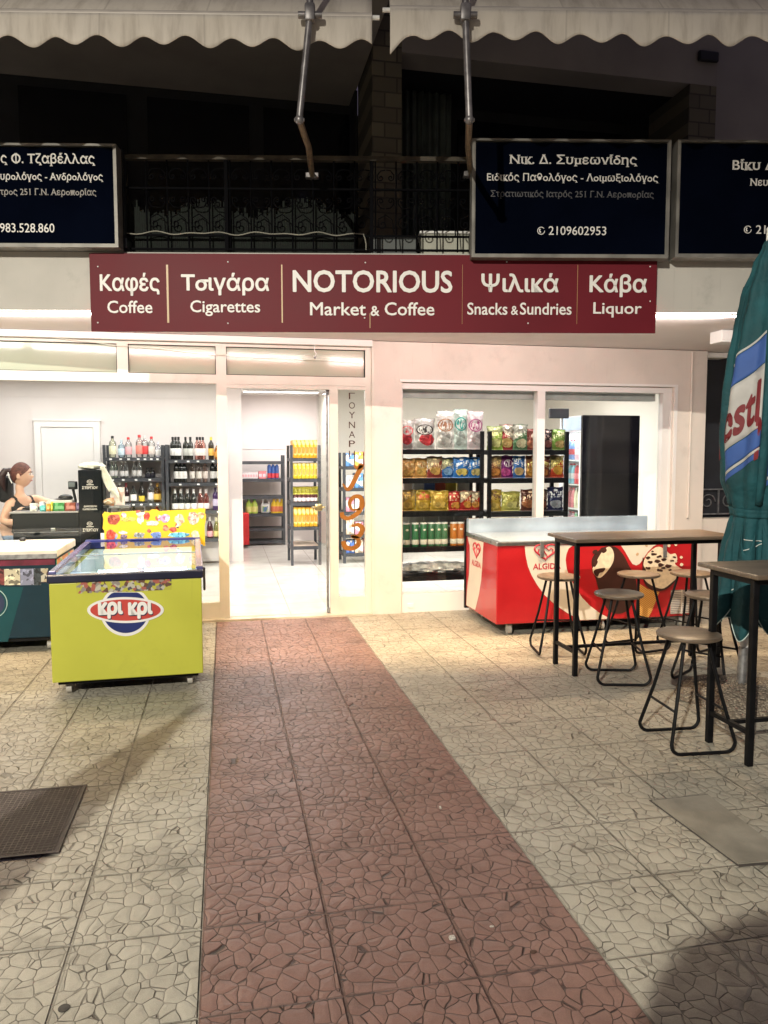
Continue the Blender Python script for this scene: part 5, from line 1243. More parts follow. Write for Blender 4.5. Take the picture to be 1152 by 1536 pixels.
MB().box(jx - .05, CY + .0785, zz + .03, jx + .04, CY + .0798, zz + .12).build('jug_label', printed('jug_print', [(.1, .2, .4), (.2, .4, .15), (.7, .7, .3)], 20), t)
xr0, xr1 = px0(362.5, 12.5), px0(372.5, 12.5)
carton('plain red panel box standing left of the cleaning rack', (xr0 + xr1) / 2, 12.5, .16 + .42 - .5, xr1 - xr0, .3, .5 + .0, cmat((.60, .02, .025)), 'box', flap=(.55, .02, .02))
# --- yellow carton rack
YX0, YX1, YY = .868, 1.285, 10.43
ry_, by_ = rack('tall charcoal rack filled with yellow and orange cartons by the open door', YX0, YY, YX1, YY + .58, (1.485, 1.205, .885, .55, .285), 1.66, M['rack'])
bt_ = mat('chip_board', (.45, .36, .28), .7); MB().box(YX0 + .04, YY + .02, .2855, YX1 - .04, YY + .56, .296).build('shelf_liner', bt_, ry_)
OR, YL, OL = (.80, .40, .015), (.78, .60, .03), (.30, .28, .03)
for z, n_, h, c, look, nm in ((1.4855, 6, .245, OR, 'tall orange carton', 'top'), (1.2055, 6, .215, YL, 'yellow carton', 'second'), (.5505, 6, .265, (.80, .43, .02), 'tall orange carton', 'fourth')):
    wd = (YX1 - YX0 - .085) / n_
    for k in range(n_):
        x = YX0 + .0425 + wd * (k + .5)
        o = carton('%s, %s from the left on the %s shelf of the yellow rack' % (look, ORD[k], nm), x, YY + .03, z, wd - .004, .42, h, printed('carton_print', [c, c, c, tuple(v * .75 for v in c), (.75, .62, .25)], 30, .4), 'carton', flap=(.62, .22, .03) if c is not YL else (.45, .35, .05))
SHAPES['jar'] = ([(.024, 0), (.029, .003), (.029, .075), (.026, .085)], (.0295, .012, .06), (.027, .0855, .105))
for row in range(2):
    for k in range(6):
        x = YX0 + .068 + .0565 * k
        bottle('jar', cmat((.10, .03, .03), .2, 'jar_content') if row == 0 else cmat(OL, .25, 'jar_content'), (.75, .68, .66) if row == 0 else (.62, .58, .08), (.12, .04, .04) if row == 0 else (.5, .45, .05), x, YY + .06 + row * .07, .8855 + (.001 if row == 0 else .001), ('dark jar with white label, ' if row == 0 else 'olive jar, ') + ORD[k] + (' in the front row of the yellow rack' if row == 0 else ' in the back row of the yellow rack'), 1.0 if row == 0 else 2.0)
# --- rack seen through the side pane, further right
rs, bs_ = rack('grey rack of bright packets seen through the lettered side pane', 1.60, 10.5, 2.45, 10.95, (1.37, 1.07, .74, .42, .16), 1.56, M['rack'])
pal = [(.15, .35, .7), (.75, .6, .45), (.7, .08, .08), (.75, .72, .7), (.1, .2, .55), (.8, .5, .1), (.75, .3, .4), (.3, .5, .25)]
for lev, (z, nm) in enumerate(((1.37, 'top'), (1.07, 'second'), (.74, 'third'), (.42, 'fourth'), (.16, 'lowest'))):
    for k in range(6):
        c = pal[(lev * 3 + k * 5) % 8]
        carton('%s packet, %s from the left on the %s shelf behind the side pane' % (('blue', 'tan', 'red', 'white', 'dark blue', 'orange', 'pink', 'green')[(lev * 3 + k * 5) % 8], ORD[k], nm), 1.70 + k * .128, 10.53, z + .0005, .115, .2, .17 + .04 * random.random(), printed('packet_print', [c, c, tuple(v * .5 for v in c), (.75, .72, .7)], 26, .4), 'packet', name='packet', flap=None)

# --- snack racks in the window
SY_ = 7.50
k1, kb1 = rack('black snack rack at the left of the sliding window', 1.70, SY_, 2.60, SY_ + .40, (1.59, 1.298, .962, .60, .305), 1.775, M['black'], lip=.05, group='black snack racks in the window')
k2_, kb2 = rack('black snack rack behind the window mullion', 2.645, SY_, 3.53, SY_ + .40, (1.585, 1.292, .945, .60, .305), 1.775, M['black'], lip=.05, group='black snack racks in the window')
def bagmat(c, lc, cc, ring=True):
    """printed foil: 0 oval badge, 1 slanted name band, 2 two-tone with a big name, 3 round picture"""
    n = N('snack_bag_foil'); g = n.coord('Generated'); x, y, z = n.sep(g); co = n.coord('Object')
    style = 0 if max(c) - min(c) < .13 and max(c) > .4 else random.choice((1, 1, 2, 3))
    u = n.math('SUBTRACT', x, .5)
    def oval(cx, cz, rx, rz): return n.math('ADD', n.math('POWER', n.math('DIVIDE', n.math('SUBTRACT', u, cx), rx), 2), n.math('POWER', n.math('DIVIDE', n.math('SUBTRACT', z, cz), rz), 2))
    lt = n.n('ShaderNodeMapping'); n.l(co, lt.inputs[0]); lt.inputs['Scale'].default_value = (1, 1, .35); lt.inputs['Location'].default_value = (random.random() * 9, 0, 0)
    letters = n.math('GREATER_THAN', n.noise(lt.outputs[0], 62, 1).outputs[0], .50)
    vo = n.vor(co, 24); cs = n.sep(vo.outputs['Color'])
    chipc = n.mix(cs[0], cc, tuple(v * .3 for v in cc))
    cm = n.math('LESS_THAN', oval(random.uniform(-.12, .12), random.uniform(.24, .34), .36, .20), n.math('ADD', n.math('MULTIPLY', n.noise(co, 13, 2).outputs[0], 1.2), .35))
    cm = n.math('MULTIPLY', cm, n.math('GREATER_THAN', cs[1], .15))
    base = n.mix(n.math('MULTIPLY', n.smooth(n.noise(co, 11, 3).outputs[0], .42, .65), .5), c, tuple(v * .45 for v in c))
    if style == 2: base = n.mix(n.math('GREATER_THAN', n.math('ADD', z, n.math('MULTIPLY', u, random.choice((-.5, .5)))), .58), base, tuple(v * .35 + .02 for v in lc))
    base = n.mix(cm, base, chipc)
    if style == 0:
        e = oval(0, .62, .36, .15); rg = n.math('MULTIPLY', n.math('LESS_THAN', e, 1.25), n.math('GREATER_THAN', e, .85))
        base = n.mix(n.math('LESS_THAN', e, 1.0), base, c); base = n.mix(n.math('MULTIPLY', n.math('LESS_THAN', e, .7), letters), base, lc); base = n.mix(rg, base, lc)
    elif style == 3:
        e = oval(random.uniform(-.08, .08), .64, .30, .17); base = n.mix(n.math('LESS_THAN', e, 1.0), base, tuple(v * .7 for v in lc)); base = n.mix(n.math('MULTIPLY', n.math('LESS_THAN', e, .75), letters), base, tuple(v * .5 for v in c))
    else:
        sl = random.choice((-.25, 0, .25)); zz_ = n.math('ADD', z, n.math('MULTIPLY', u, sl)); c0 = random.uniform(.60, .72)
        bnd = n.math('LESS_THAN', n.math('ABSOLUTE', n.math('SUBTRACT', zz_, c0)), .085); ins = n.math('LESS_THAN', n.math('ABSOLUTE', u), .40)
        base = n.mix(n.math('MULTIPLY', n.math('MULTIPLY', bnd, ins), letters), base, lc)
        b2 = n.math('LESS_THAN', n.math('ABSOLUTE', n.math('SUBTRACT', zz_, c0 - .14)), .022); base = n.mix(n.math('MULTIPLY', n.math('MULTIPLY', b2, ins), letters), base, tuple(v * .8 for v in lc))
        top = n.math('LESS_THAN', oval(0, .86, .12, .045), 1.0); base = n.mix(top, base, tuple(min(1, v * 1.2) for v in lc))
    crimp = n.math('ADD', n.math('GREATER_THAN', z, .945), n.math('LESS_THAN', z, .045)); base = n.mix(n.math('MULTIPLY', crimp, .5), base, tuple(min(1, v * 1.3 + .08) for v in c))
    n.set(n.b.inputs['Base Color'], base); n.b.inputs['Roughness'].default_value = .25; n.b.inputs['Metallic'].default_value = .25
    n.bump(n.noise(co, 16, 4).outputs[0], .9, .03); return n.m
BMS = {}
def snack_bag(a0, a1, b0, b1, y, z, cols, label):
    """a pillow bag standing on a shelf; a0..a1, b0..b1 its photo extents"""
    xa, xb = px0(a0, y), px0(a1, y); h = max(.12, O0.px(a0, b0, y)[1] - z); w = (xb - xa) * 1.05; xc = (xa + xb) / 2
    t = thing('snack_bag', label, 'snack bag', (xc, y, z), random.uniform(-.12, .12), 'snack bags in the window racks')
    ph = random.random() * 6
    def face(sg):
        def fn(u, v):
            e = (4 * u * (1 - u)) ** .55 * (max(0, min(1, (v - .05) / .9) * (1 - min(1, max(0, (v - .05) / .9)))) * 4) ** .42
            pin = 1 - .09 * math.sin(math.pi * v) ** .8
            ww = w * pin
            x = (u - .5) * ww + .003 * math.sin(v * 31 + ph); zz_ = h * v + .004 * math.sin(u * 9 + ph) * (v > .9)
            yy = sg * (.034 * e + .0015) * (w / .2) ** .5 + .004 * math.sin(u * 14 + v * 11 + ph) * e + .006 * (v - .5)
            return Vector((x, yy, zz_))
        return fn
    m = MB(); m.grid(face(-1), 13, 19); m.grid(face(1), 13, 19)
    k = (cols)
    k = (k, random.randint(0, 1))
    if k not in BMS: BMS[k] = bagmat(*cols)
    me = m.mesh('bag', None, True)
    bm = bmesh.new(); bm.from_mesh(me); bmesh.ops.remove_doubles(bm, verts=bm.verts, dist=.0032); bm.to_mesh(me); bm.free()
    put('bag', me, BMS[k], t); return t
zz7 = lambda a: 590 + a / 3.84
zy7 = lambda a: 560 + a / 3.84
SIL, MIN_, PNK = ((.62, .58, .55), (.35, .15, .08), (.60, .56, .53)), ((.50, .58, .54), (.03, .30, .26), (.50, .56, .53)), ((.60, .50, .52), (.35, .06, .18), (.58, .50, .51))
rows = [
 (1.59, SY_ + .12, 'top', 'left', [(40, 118, 268, 415, ((.55, .50, .48), (.6, .05, .06), (.7, .06, .07)), 'white and red snack bag'), (122, 235, 258, 415, ((.50, .46, .44), (.03, .02, .02), (.65, .05, .06)), 'white bag with red and black print'),
   (245, 348, 215, 423, SIL, 'big silver bag with brown oval'), (345, 424, 205, 420, MIN_, 'big mint grey bag with green oval'), (424, 514, 217, 420, PNK, 'big silver bag with plum oval')]),
 (1.298, SY_ + .12, 'second', 'left', [(42, 122, 490, 600, ((.58, .30, .09), (.7, .5, .25), (.75, .45, .12)), 'tan snack bag'), (118, 196, 488, 600, ((.56, .28, .08), (.7, .5, .25), (.75, .45, .12)), 'tan snack bag'), (194, 280, 478, 596, ((.28, .05, .04), (.75, .55, .3), (.62, .36, .10)), 'dark red and gold snack bag'),
   (276, 346, 485, 592, ((.02, .12, .40), (.75, .7, .4), (.25, .45, .75)), 'blue snack bag'), (344, 434, 482, 594, ((.03, .16, .48), (.7, .75, .8), (.70, .55, .15)), 'blue snack bag with gold print'), (432, 506, 482, 594, ((.02, .15, .45), (.7, .75, .8), (.6, .5, .2)), 'blue snack bag')]),
 (.962, SY_ + .12, 'third', 'left', [(42, 128, 672, 790, ((.42, .27, .03), (.6, .4, .1), (.62, .40, .08)), 'gold snack bag'), (128, 216, 672, 790, ((.45, .29, .03), (.55, .1, .05), (.62, .40, .08)), 'gold snack bag'), (214, 316, 676, 790, ((.42, .27, .03), (.6, .4, .1), (.62, .42, .1)), 'gold snack bag'),
   (316, 386, 678, 790, ((.40, .025, .02), (.75, .6, .4), (.65, .30, .06)), 'red snack bag'), (384, 452, 676, 790, ((.38, .025, .02), (.75, .6, .4), (.65, .30, .06)), 'red snack bag'), (450, 508, 680, 790, ((.42, .02, .02), (.75, .6, .4), (.65, .28, .06)), 'red snack bag')]),
 (1.585, SY_ + .12, 'top', 'right', [(538, 626, 305, 420, ((.25, .36, .05), (.7, .7, .3), (.55, .52, .2)), 'green snack bag'), (608, 692, 293, 425, ((.28, .02, .025), (.75, .65, .5), (.6, .4, .15)), 'deep red snack bag'), (688, 768, 293, 425, ((.06, .13, .06), (.72, .68, .55), (.6, .55, .35)), 'dark green snack bag'), (764, 850, 318, 425, ((.20, .04, .03), (.7, .5, .4), (.45, .15, .08)), 'brown red snack bag'), (850, 912, 322, 425, ((.05, .03, .03), (.6, .4, .35), (.3, .1, .08)), 'dark snack bag by the mullion'), (908, 984, 322, 425, ((.16, .26, .05), (.7, .7, .4), (.45, .30, .12)), 'olive green snack bag')]),
 (1.292, SY_ + .12, 'second', 'right', [(546, 622, 475, 592, ((.20, .07, .03), (.75, .5, .2), (.60, .25, .06)), 'brown snack bag'), (618, 688, 472, 590, ((.16, .015, .14), (.75, .6, .7), (.55, .08, .30)), 'purple snack bag'), (688, 758, 475, 590, ((.03, .12, .35), (.75, .75, .75), (.60, .42, .2)), 'blue snack bag with round print'), (762, 838, 472, 590, ((.28, .10, .03), (.7, .6, .2), (.62, .30, .06)), 'orange brown snack bag'), (838, 900, 475, 590, ((.22, .06, .03), (.7, .6, .2), (.6, .25, .06)), 'brown snack bag behind the mullion'), (902, 980, 472, 590, ((.45, .05, .02), (.8, .6, .15), (.72, .36, .05)), 'bright red orange snack bag')]),
 (.945, SY_ + .12, 'third', 'right', [(548, 624, 668, 790, ((.40, .28, .05), (.15, .08, .04), (.60, .45, .12)), 'old gold snack bag'), (622, 732, 680, 788, ((.48, .46, .12), (.25, .22, .05), (.62, .58, .22)), 'clear yellow snack bag'), (736, 838, 668, 790, ((.10, .03, .02), (.7, .5, .35), (.40, .16, .07)), 'dark brown snack bag'), (838, 888, 668, 790, ((.05, .02, .03), (.6, .4, .3), (.3, .1, .06)), 'near black snack bag behind the mullion'), (888, 980, 655, 790, ((.015, .02, .08), (.7, .72, .78), (.35, .38, .45)), 'navy snack bag with white print')]),
]
for z, y, lev, side, items in rows:
    for k, (a0, a1, b0, b1, cols, look) in enumerate(items):
        snack_bag(zz7(a0), zz7(a1), zy7(b0), zy7(b1), y + .035 * (k % 2), z + .001, cols, '%s, %s from left, %s snack rack, %s shelf' % (look, ORD[k], side, lev))
# small boxes behind the third row
for k, (a0, a1, c, nm) in enumerate(((60, 112, (.7, .62, .58), 'pale'), (115, 180, (.65, .70, .78), 'white'), (180, 242, (.12, .22, .6), 'blue'), (242, 302, (.75, .12, .05), 'red'), (302, 366, (.80, .62, .03), 'yellow'), (370, 440, (.78, .78, .78), 'plain white'))):
    y = SY_ + .30; xa, xb = px0(zz7(a0), y), px0(zz7(a1), y)
    carton('%s box at the back of the third shelf of the left snack rack' % nm, (xa + xb) / 2, y, .963, xb - xa - .006, .07, .295, cmat(c), 'box', flap=None)
# crisp tubes
SHAPES['tube'] = ([(.036, 0), (.037, .002), (.037, .225), (.036, .227)], (.0374, .02, .07), (.0385, .2275, .245))
for k, (a, c, nm) in enumerate(((76, (.03, .13, .06), 'green'), (127, (.03, .14, .06), 'green'), (176, (.03, .14, .06), 'green'), (220, (.03, .13, .06), 'green'), (260, (.04, .15, .07), 'green'), (296, (.05, .15, .07), 'green'), (349, (.45, .16, .03), 'orange'), (388, (.42, .15, .04), 'orange'), (430, (.40, .03, .03), 'red'), (470, (.40, .03, .03), 'red'))):
    y = SY_ + .10
    t = bottle('tube', cmat(c, .35, 'tube_card'), (.62, .58, .50), (.78, .78, .76), px0(zz7(a), y), y, .601, '%s crisp tube, %s from the left on the fourth shelf of the left snack rack' % (nm, ORD[k]))
    m = MB(); m.ball((0, -.0375, .17), (.016, .002, .011), 10, 6); me = m.mesh('print', None, True); put('printed_face', me, cmat((.70, .66, .55)), t); t.rotation_euler.z = 0
for k in range(5):
    y = SY_ + .28; x = 1.79 + k * .165
    carton('plain white carton, %s from the left behind the crisp tubes' % ORD[k], x, y, .601, .155, .09, .30, cmat((.80, .80, .78)), 'carton', flap=None)
# wrapped pack on the lowest shelf
t = thing('wrapped_pack', 'clear plastic wrapped pack lying on the lowest shelf of the left snack rack', 'pack', (2.1, SY_ + .2, .306))
def wr(u, v):
    th = 2 * math.pi * u; x = 1.76 + .74 * v; s = (math.sin(math.pi * min(1, max(0, v)))) ** .25
    r = 1 + .08 * math.sin(5 * th + 23 * v) + .06 * math.sin(11 * th - 17 * v) + .05 * math.sin(47 * v)
    return Vector((x, SY_ + .19 + .15 * math.cos(th) * s * r, .365 + .058 * math.sin(th) * s * (r if math.sin(th) > 0 else 1)))
MB().grid(wr, 28, 46, closed=True).build('wrapping', mat('cloudy_film', (.42, .42, .43), .2, var=.35, scale=14, bump=.6, bscale=18, bdist=.03, coat=.6), t, True)
# sign holder on the second rack
sx_ = px0(841, SY_ + .2); zb_ = O0.px(841, 642, SY_ + .2)[1]; a = O0.px(823, 642, SY_ + .2)[0]; b = O0.px(852, 613, SY_ + .2)
t = thing('sign_holder', 'small dark card holder on a thin stem above the right snack rack', 'sign holder', (sx_, SY_ + .2, 1.585))
MB().bbox(a, SY_ + .17, b[1] - .105, b[0], SY_ + .21, b[1], .006).build('card', mat('dark_card', (.035, .035, .04), .3), t)
MB().tube([(sx_, SY_ + .19, 1.59), (sx_, SY_ + .19, b[1] - .105)], .006, 8).build('stem', M['greymetal'], t, True)

# ------------------------------------------------------------------ drinks fridge with a black side
fx0, fx1, fy0, fy1, fh = 3.955, 4.66, 8.06, 8.66, 1.98
t = thing('drinks_fridge', 'tall drinks fridge with a black side panel and a lit glass door', 'fridge', ((fx0 + fx1) / 2, (fy0 + fy1) / 2, .022))
MB().bbox(fx0 + .0, fy0, .08, fx1, fy0 + .05, fh, .006).build('side_panel', mat('black_gloss_panel', (.006, .006, .008), .08, var=.2, coat=.3), t)
m = MB(); m.box(fx0 + .03, fy0 + .0505, .08, fx1, fy1 - .0505, .30); m.box(fx0 + .03, fy0 + .0505, fh - .17, fx1, fy1 - .0505, fh); m.box(fx1 - .05, fy0 + .0505, .3005, fx1, fy1 - .0505, fh - .1705); m.box(fx0, fy1 - .05, .08, fx1, fy1, fh); m.build('cabinet', M['white_p'], t)
MB().box(fx0 + .012, fy0 + .06, fh - .16, fx0 + .0295, fy1 - .06, fh - .01).build('header_panel', mat('fridge_header', (.45, .55, .75), .3), t)
MB().box(fx0 + .012, fy0 + .06, .31, fx0 + .022, fy1 - .06, fh - .18).build('glass_door', M['glass'], t)
m = MB(); m.box(fx0 + .004, fy0 + .052, .31, fx0 + .0115, fy0 + .085, fh - .18); m.box(fx0 + .004, fy1 - .09, .31, fx0 + .0115, fy1 - .057, fh - .18); m.build('door_frame', M['white_p'], t)
MB().box(fx0 + .05, fy0 + .056, .34, fx0 + .07, fy0 + .075, fh - .2).build('glow_tube', emit('fridge_light', (.85, .93, 1), 25), t)
l = bpy.data.lights.new('fridge_lamp', 'AREA'); l.shape = 'RECTANGLE'; l.size = .5; l.size_y = .4; l.energy = 14; l.color = (.86, .94, 1.0)
o = bpy.data.objects.new('fridge_lamp', l); COL.objects.link(o); o.parent = t; o.location = (-.02, 0, fh - .215)
cc_ = [(.75, .25, .3), (.8, .8, .82), (.6, .06, .08), (.25, .6, .75), (.3, .65, .35), (.85, .55, .65), (.2, .35, .7), (.85, .8, .6)]
SHAPES['soda'] = ([(.026, 0), (.032, .004), (.032, .15), (.026, .185), (.014, .21), (.013, .225)], (.0326, .06, .125), (.0155, .22, .238))
for lev in range(5):
    z = .335 + lev * .285
    MB().box(fx0 + .05, fy0 + .08, z - .012, fx1 - .06, fy1 - .06, z).build('shelf_wire', M['white_p'], t)
    for k in range(6):
        c = cc_[(lev * 3 + k // 2) % 8]
        bottle('soda', cmat(c, .25, 'drink_bottle'), cc_[(lev + k // 2 + 4) % 8], cc_[(k // 2) % 8], fx0 + .12, fy0 + .12 + k * .082, z + .0005, 'small bright drink bottle, %s from the window on the %s shelf of the drinks fridge' % (ORD[k], ('lowest', 'second', 'middle', 'fourth', 'top')[lev]))
# wall boxes on the back wall
t = thing('wall_socket', 'small white socket box high on the wall behind the fridge', 'socket', (4.2, 11.88, 2.1)); p = atY(864, 607, 11.89)
MB().bbox(p.x - .09, 11.86, p.z - .11, p.x + .09, 11.8985, p.z + .09, .008).build('plate', M['white_p'], t); MB().bbox(p.x - .055, 11.845, p.z - .07, p.x + .055, 11.859, p.z + .02, .006).build('switch', M['white'], t)

# ================================================================== counter, display stand and the seated person
KY = 7.78
kx0, kx1, kz = -1.965, -1.37, 1.0
kc = thing('sales_counter', 'black sales counter with a light top in front of the seated person', 'counter', (-1.66, KY + .2, .022))
MB().bbox(kx0, KY, .03, kx1 - .003, KY + .30, kz - .018, .006).build('front_panel', mat('black_counter', (.005, .007, .010), .4, var=.2, spec=.25), kc)
MB().bbox(kx0 - .02, KY - .015, kz - .0175, kx1 - .003, KY + .31, kz, .004).build('worktop', mat('counter_top', (.38, .38, .40), .25, .2), kc)
MB().box(kx0 + .01, KY - .006, .80, kx1 - .01, KY - .0005, .805).build('panel_groove', M['greymetal'], kc)
q = O0.px(80, 794.5, KY); m = MB(); m.bbox(q[0] - .02, KY - .02, q[1] - .016, q[0] + .022, KY - .0005, q[1] + .018, .005); m.build('lock', M['steel'], kc)
dx0, dx1, dz = -1.365, -1.155, 1.39
ds = thing('display_stand', 'narrow black cardboard display stand with white Greek lettering at the counter end', 'display stand', (-1.26, KY + .05, .022))
DF = Fr((0, KY - .03, 0))
MB().bbox(dx0, KY - .03, .03, dx1, KY + .27, dz, .005).build('column', mat('black_card', (.004, .006, .009), .6, var=.1, spec=.15), ds)
m = MB(); m.bbox(dx1 + .0005, KY + .0, 1.10, dx1 + .035, KY + .24, 1.30, .004); m.bbox(dx1 + .0005, KY + .0, 1.02, dx1 + .05, KY + .24, 1.05, .004); m.build('side_pocket', M['blackplas'], ds)
def z1(a, b_): return 0 + a / 6.4, 660 + b_ / 6.4
for s, x0, y0, x1, y1 in (('ΣΤΕΡΓΙΟΥ', 788, 445, 940, 470), ('ΣΥΛΛΕΚΤΙΚΑ', 803, 628, 930, 645), ('ΚΑΡΒΕΛΑΚΙΑ', 795, 655, 935, 672), ('ΣΤΕΡΓΙΟΥ', 795, 850, 945, 877)):
    if s == 'ΣΥΛΛΕΚΤΙΚΑ': s = 'ΔΗΜΟΦΙΛΗ'
    a = z1(x0, y0); b = z1(x1, y1); textpx(s, DF, a[0], a[1], b[0], b[1], -.0004, M['letter'], ds, bold=.012, ext=.001)
for yc in (400, 803):
    a = z1(862, yc); q = DF.px(a[0], a[1], 0); m = MB(); m.tube([DF.w(q[0] + .024 * math.cos(i * math.pi / 10), -.002, q[1] + .016 * math.sin(i * math.pi / 10)) for i in range(21)], .0025, 5)
    m.tube([DF.w(q[0] - .016, -.002, q[1] + .002), DF.w(q[0], -.002, q[1] - .004), DF.w(q[0] + .016, -.002, q[1] + .002)], .003, 5); m.build('cup_emblem', M['letter'], ds, True)
    a0_ = z1(830, yc + 26); a1_ = z1(900, yc + 33); u0 = DF.px(a0_[0], a1_[1], 0); u1 = DF.px(a1_[0], a0_[1], 0); MB().fbox(DF, u0[0], -.0014, u0[1], u1[0], -.0003, u1[1]).build('emblem_line', M['letter'], ds)
def bag_heap(label, c, rx, ry, rz_, m_, seed, name='paper_bag', cat='bag'):
    def fn(u, v):
        th = 2 * math.pi * u; ph = math.pi * v
        r = 1 + .16 * math.sin(4 * th + seed + 5 * v) + .10 * math.sin(9 * th - 7 * v + seed) + .07 * math.sin(19 * v + 3 * th)
        return Vector((c[0] + rx * r * math.sin(ph) * math.cos(th), c[1] + ry * r * math.sin(ph) * math.sin(th), c[2] - rz_ * math.cos(ph) * (r if ph > 1.6 else 1)))
    t = thing(name, label, cat, (c[0], c[1], c[2] - rz_), 0)
    MB().grid(fn, 22, 14, closed=True).build('crumpled_body', m_, t, True)
    m = MB(); m.tube([(c[0] + rx * .5, c[1], c[2] + rz_ * .3), (c[0] + rx * .9, c[1], c[2] + rz_ * .5), (c[0] + rx * 1.2, c[1], c[2] - rz_ * .1)], [.012, .016, .008], 7); m.build('loose_end', m_, t, True)
pbm = mat('white_film_bag', (.74, .73, .66), .35, var=.12, scale=14, bump=.5, bscale=26, bdist=.02)
bag_heap('white plastic bags heaped on top of the black display stand', (-1.27, KY + .1, dz + .036), .115, .09, .035, pbm, 1, 'plastic_bag', 'plastic bag')
m_ = mat('greyish_film', (.60, .58, .56), .3, var=.2, scale=16, bump=.5, bscale=24, bdist=.02)
def hang(u, v):
    w_ = .03 + .05 * v + .03 * math.sin(math.pi * v); x = dx1 + .01 + .10 * v ** 1.3 + (u - .5) * w_; return Vector((x, KY - .02 + .012 * math.sin(u * 9 + v * 5), dz + .03 - .24 * v + .012 * math.sin(u * 7)))
t = thing('plastic_bag', 'limp white plastic bag hanging down the right side of the display stand', 'plastic bag', (dx1 + .05, KY - .02, dz - .2))
o = MB().grid(hang, 10, 20).build('film', pbm, t, True); o.modifiers.new('thickness', 'SOLIDIFY').thickness = .006
o = MB().tube([hang(.5, .86), hang(.5, 1) + Vector((.03, 0, -.02)), hang(.5, 1) + Vector((.045, 0, -.07))], [.03, .022, .006], 8).build('knot', pbm, t, True)
t = thing('leaflet_rack', 'clear holder of white and pink leaflets beside the display stand', 'leaflet holder', (dx1 + .17, KY + .1, 1.05))
m = MB(); m.bbox(dx1 + .07, KY + .04, 1.045, dx1 + .20, KY + .055, 1.22, .003); m.build('leaflets', printed('leaflet_print', [(.75, .72, .70), (.72, .6, .6), (.78, .75, .72), (.65, .45, .42)], 24), t)
m = MB(); m.box(dx1 + .05, KY + .03, 1.02, dx1 + .24, KY + .16, 1.044); m.tube([(dx1 + .14, KY + .09, .03), (dx1 + .14, KY + .09, 1.02)], .014, 8); m.build('holder', M['greymetal'], t)
m = MB(); m.bbox(dx1 + .06, KY + .025, 1.045, dx1 + .10, KY + .038, 1.12, .003); m.build('orange_card', cmat((.75, .30, .15)), t)
t = thing('bread_roll', 'pale wrapped bun in the low side pocket of the display stand', 'bun', (dx1 + .045, KY - .01, 1.05))
m = MB(); m.ball((dx1 + .055, KY + .02, 1.085), (.055, .04, .034), 14, 10); m.build('bun', mat('bun_crust', (.62, .44, .30), .5, var=.25, scale=30), t, True)
m = MB(); m.tube([(dx1 + .02, KY - .024, 1.08), (dx1 + .06, KY - .024, 1.10), (dx1 + .09, KY - .016, 1.075)], .006, 6); m.build('wrapper_fold', pbm, t, True)
# counter top goods
for a0, a1, h, c, lab in ((42, 53, .075, (.70, .70, .68), 'clear plastic tub of white sweets at the left of the counter top'), (54, 62, .085, (.62, .70, .78), 'pale blue box on the counter, left of the orange packets'), (57, 66, .055, (.05, .40, .42), 'small teal pot on the counter front'),
                          (66.5, 73, .07, (.78, .33, .06), 'orange packet upright on the counter'), (73.5, 77, .085, (.80, .68, .05), 'yellow packet upright on the counter'), (77.5, 94.5, .078, (.04, .26, .06), 'green printed box on the counter'), (95, 111.5, .078, (.30, .07, .04), 'brown red printed box on the counter'), (112, 117.5, .075, (.10, .05, .16), 'small purple box beside the display stand')):
    y = KY + (.02 if a0 != 57 else .0); xa, xb = px0(a0, y), px0(a1, y)
    carton(lab, (xa + xb) / 2, y + (.07 if a0 in (54,) else 0), kz + .0006, xb - xa - .004, .06, h, printed('small_box_print', [c, c, c, tuple(v * .6 for v in c), tuple(min(1, v * 1.4 + .1) for v in c)], 50, .35), 'box', name='small_box', flap=tuple(min(1, v * 1.3 + .15) for v in c))
carton('white topped sweets carton lying behind the green box', px0(90, KY + .12), KY + .12, kz + .0006, .2, .1, .095, cmat((.72, .70, .66)), 'box', name='small_box', flap=(.75, .4, .3))
# card terminal on a stem
t = thing('card_terminal', 'small tilted payment screen on a dark stem behind the counter boxes', 'payment terminal', (px0(110, KY + .2), KY + .22, kz))
bx_ = px0(111, KY + .22); zz_ = O0.px(111, 727, KY + .22)[1]
MB().tube([(bx_, KY + .22, kz + .001), (bx_ + .005, KY + .22, kz + .09), (bx_ - .02, KY + .22, zz_ - .02)], .013, 8).build('stem', M['blackplas'], t, True)
F2 = Fr((bx_ - .01, KY + .2, zz_), R(-25)); m = MB(); m.bbox(-.05, -.015, -.045, .04, .02, .035, .008, fr=F2); m.build('screen_case', M['blackplas'], t); m = MB(); m.fbox(F2, -.04, -.018, -.02, .03, -.0155, .025); m.build('screen', mat('grey_screen', (.22, .25, .27), .15), t)
m = MB(); m.lathe([(.055, kz + .001), (.055, kz + .012), (.02, kz + .018)], 16, (bx_, KY + .22, 0)); m.build('foot', M['blackplas'], t, True)
t = thing('black_cap', 'black hat shaped cover lying behind the counter boxes', 'cap', (px0(97, KY + .24), KY + .24, kz + .09))
hx_ = px0(97, KY + .24); m = MB(); m.ball((hx_, KY + .24, kz + .115), (.07, .05, .035), 16, 8); m.build('crown', M['blackplas'], t, True); m = MB(); m.lathe([(.085, kz + .100), (.088, kz + .105), (.05, kz + .112)], 20, (hx_ - .02, KY + .24, 0)); m.build('brim', M['blackplas'], t, True)
MB().bbox(hx_ - .06, KY + .2, kz + .001, hx_ + .06, KY + .28, kz + .0995, .01).build('base', M['greymetal'], t)

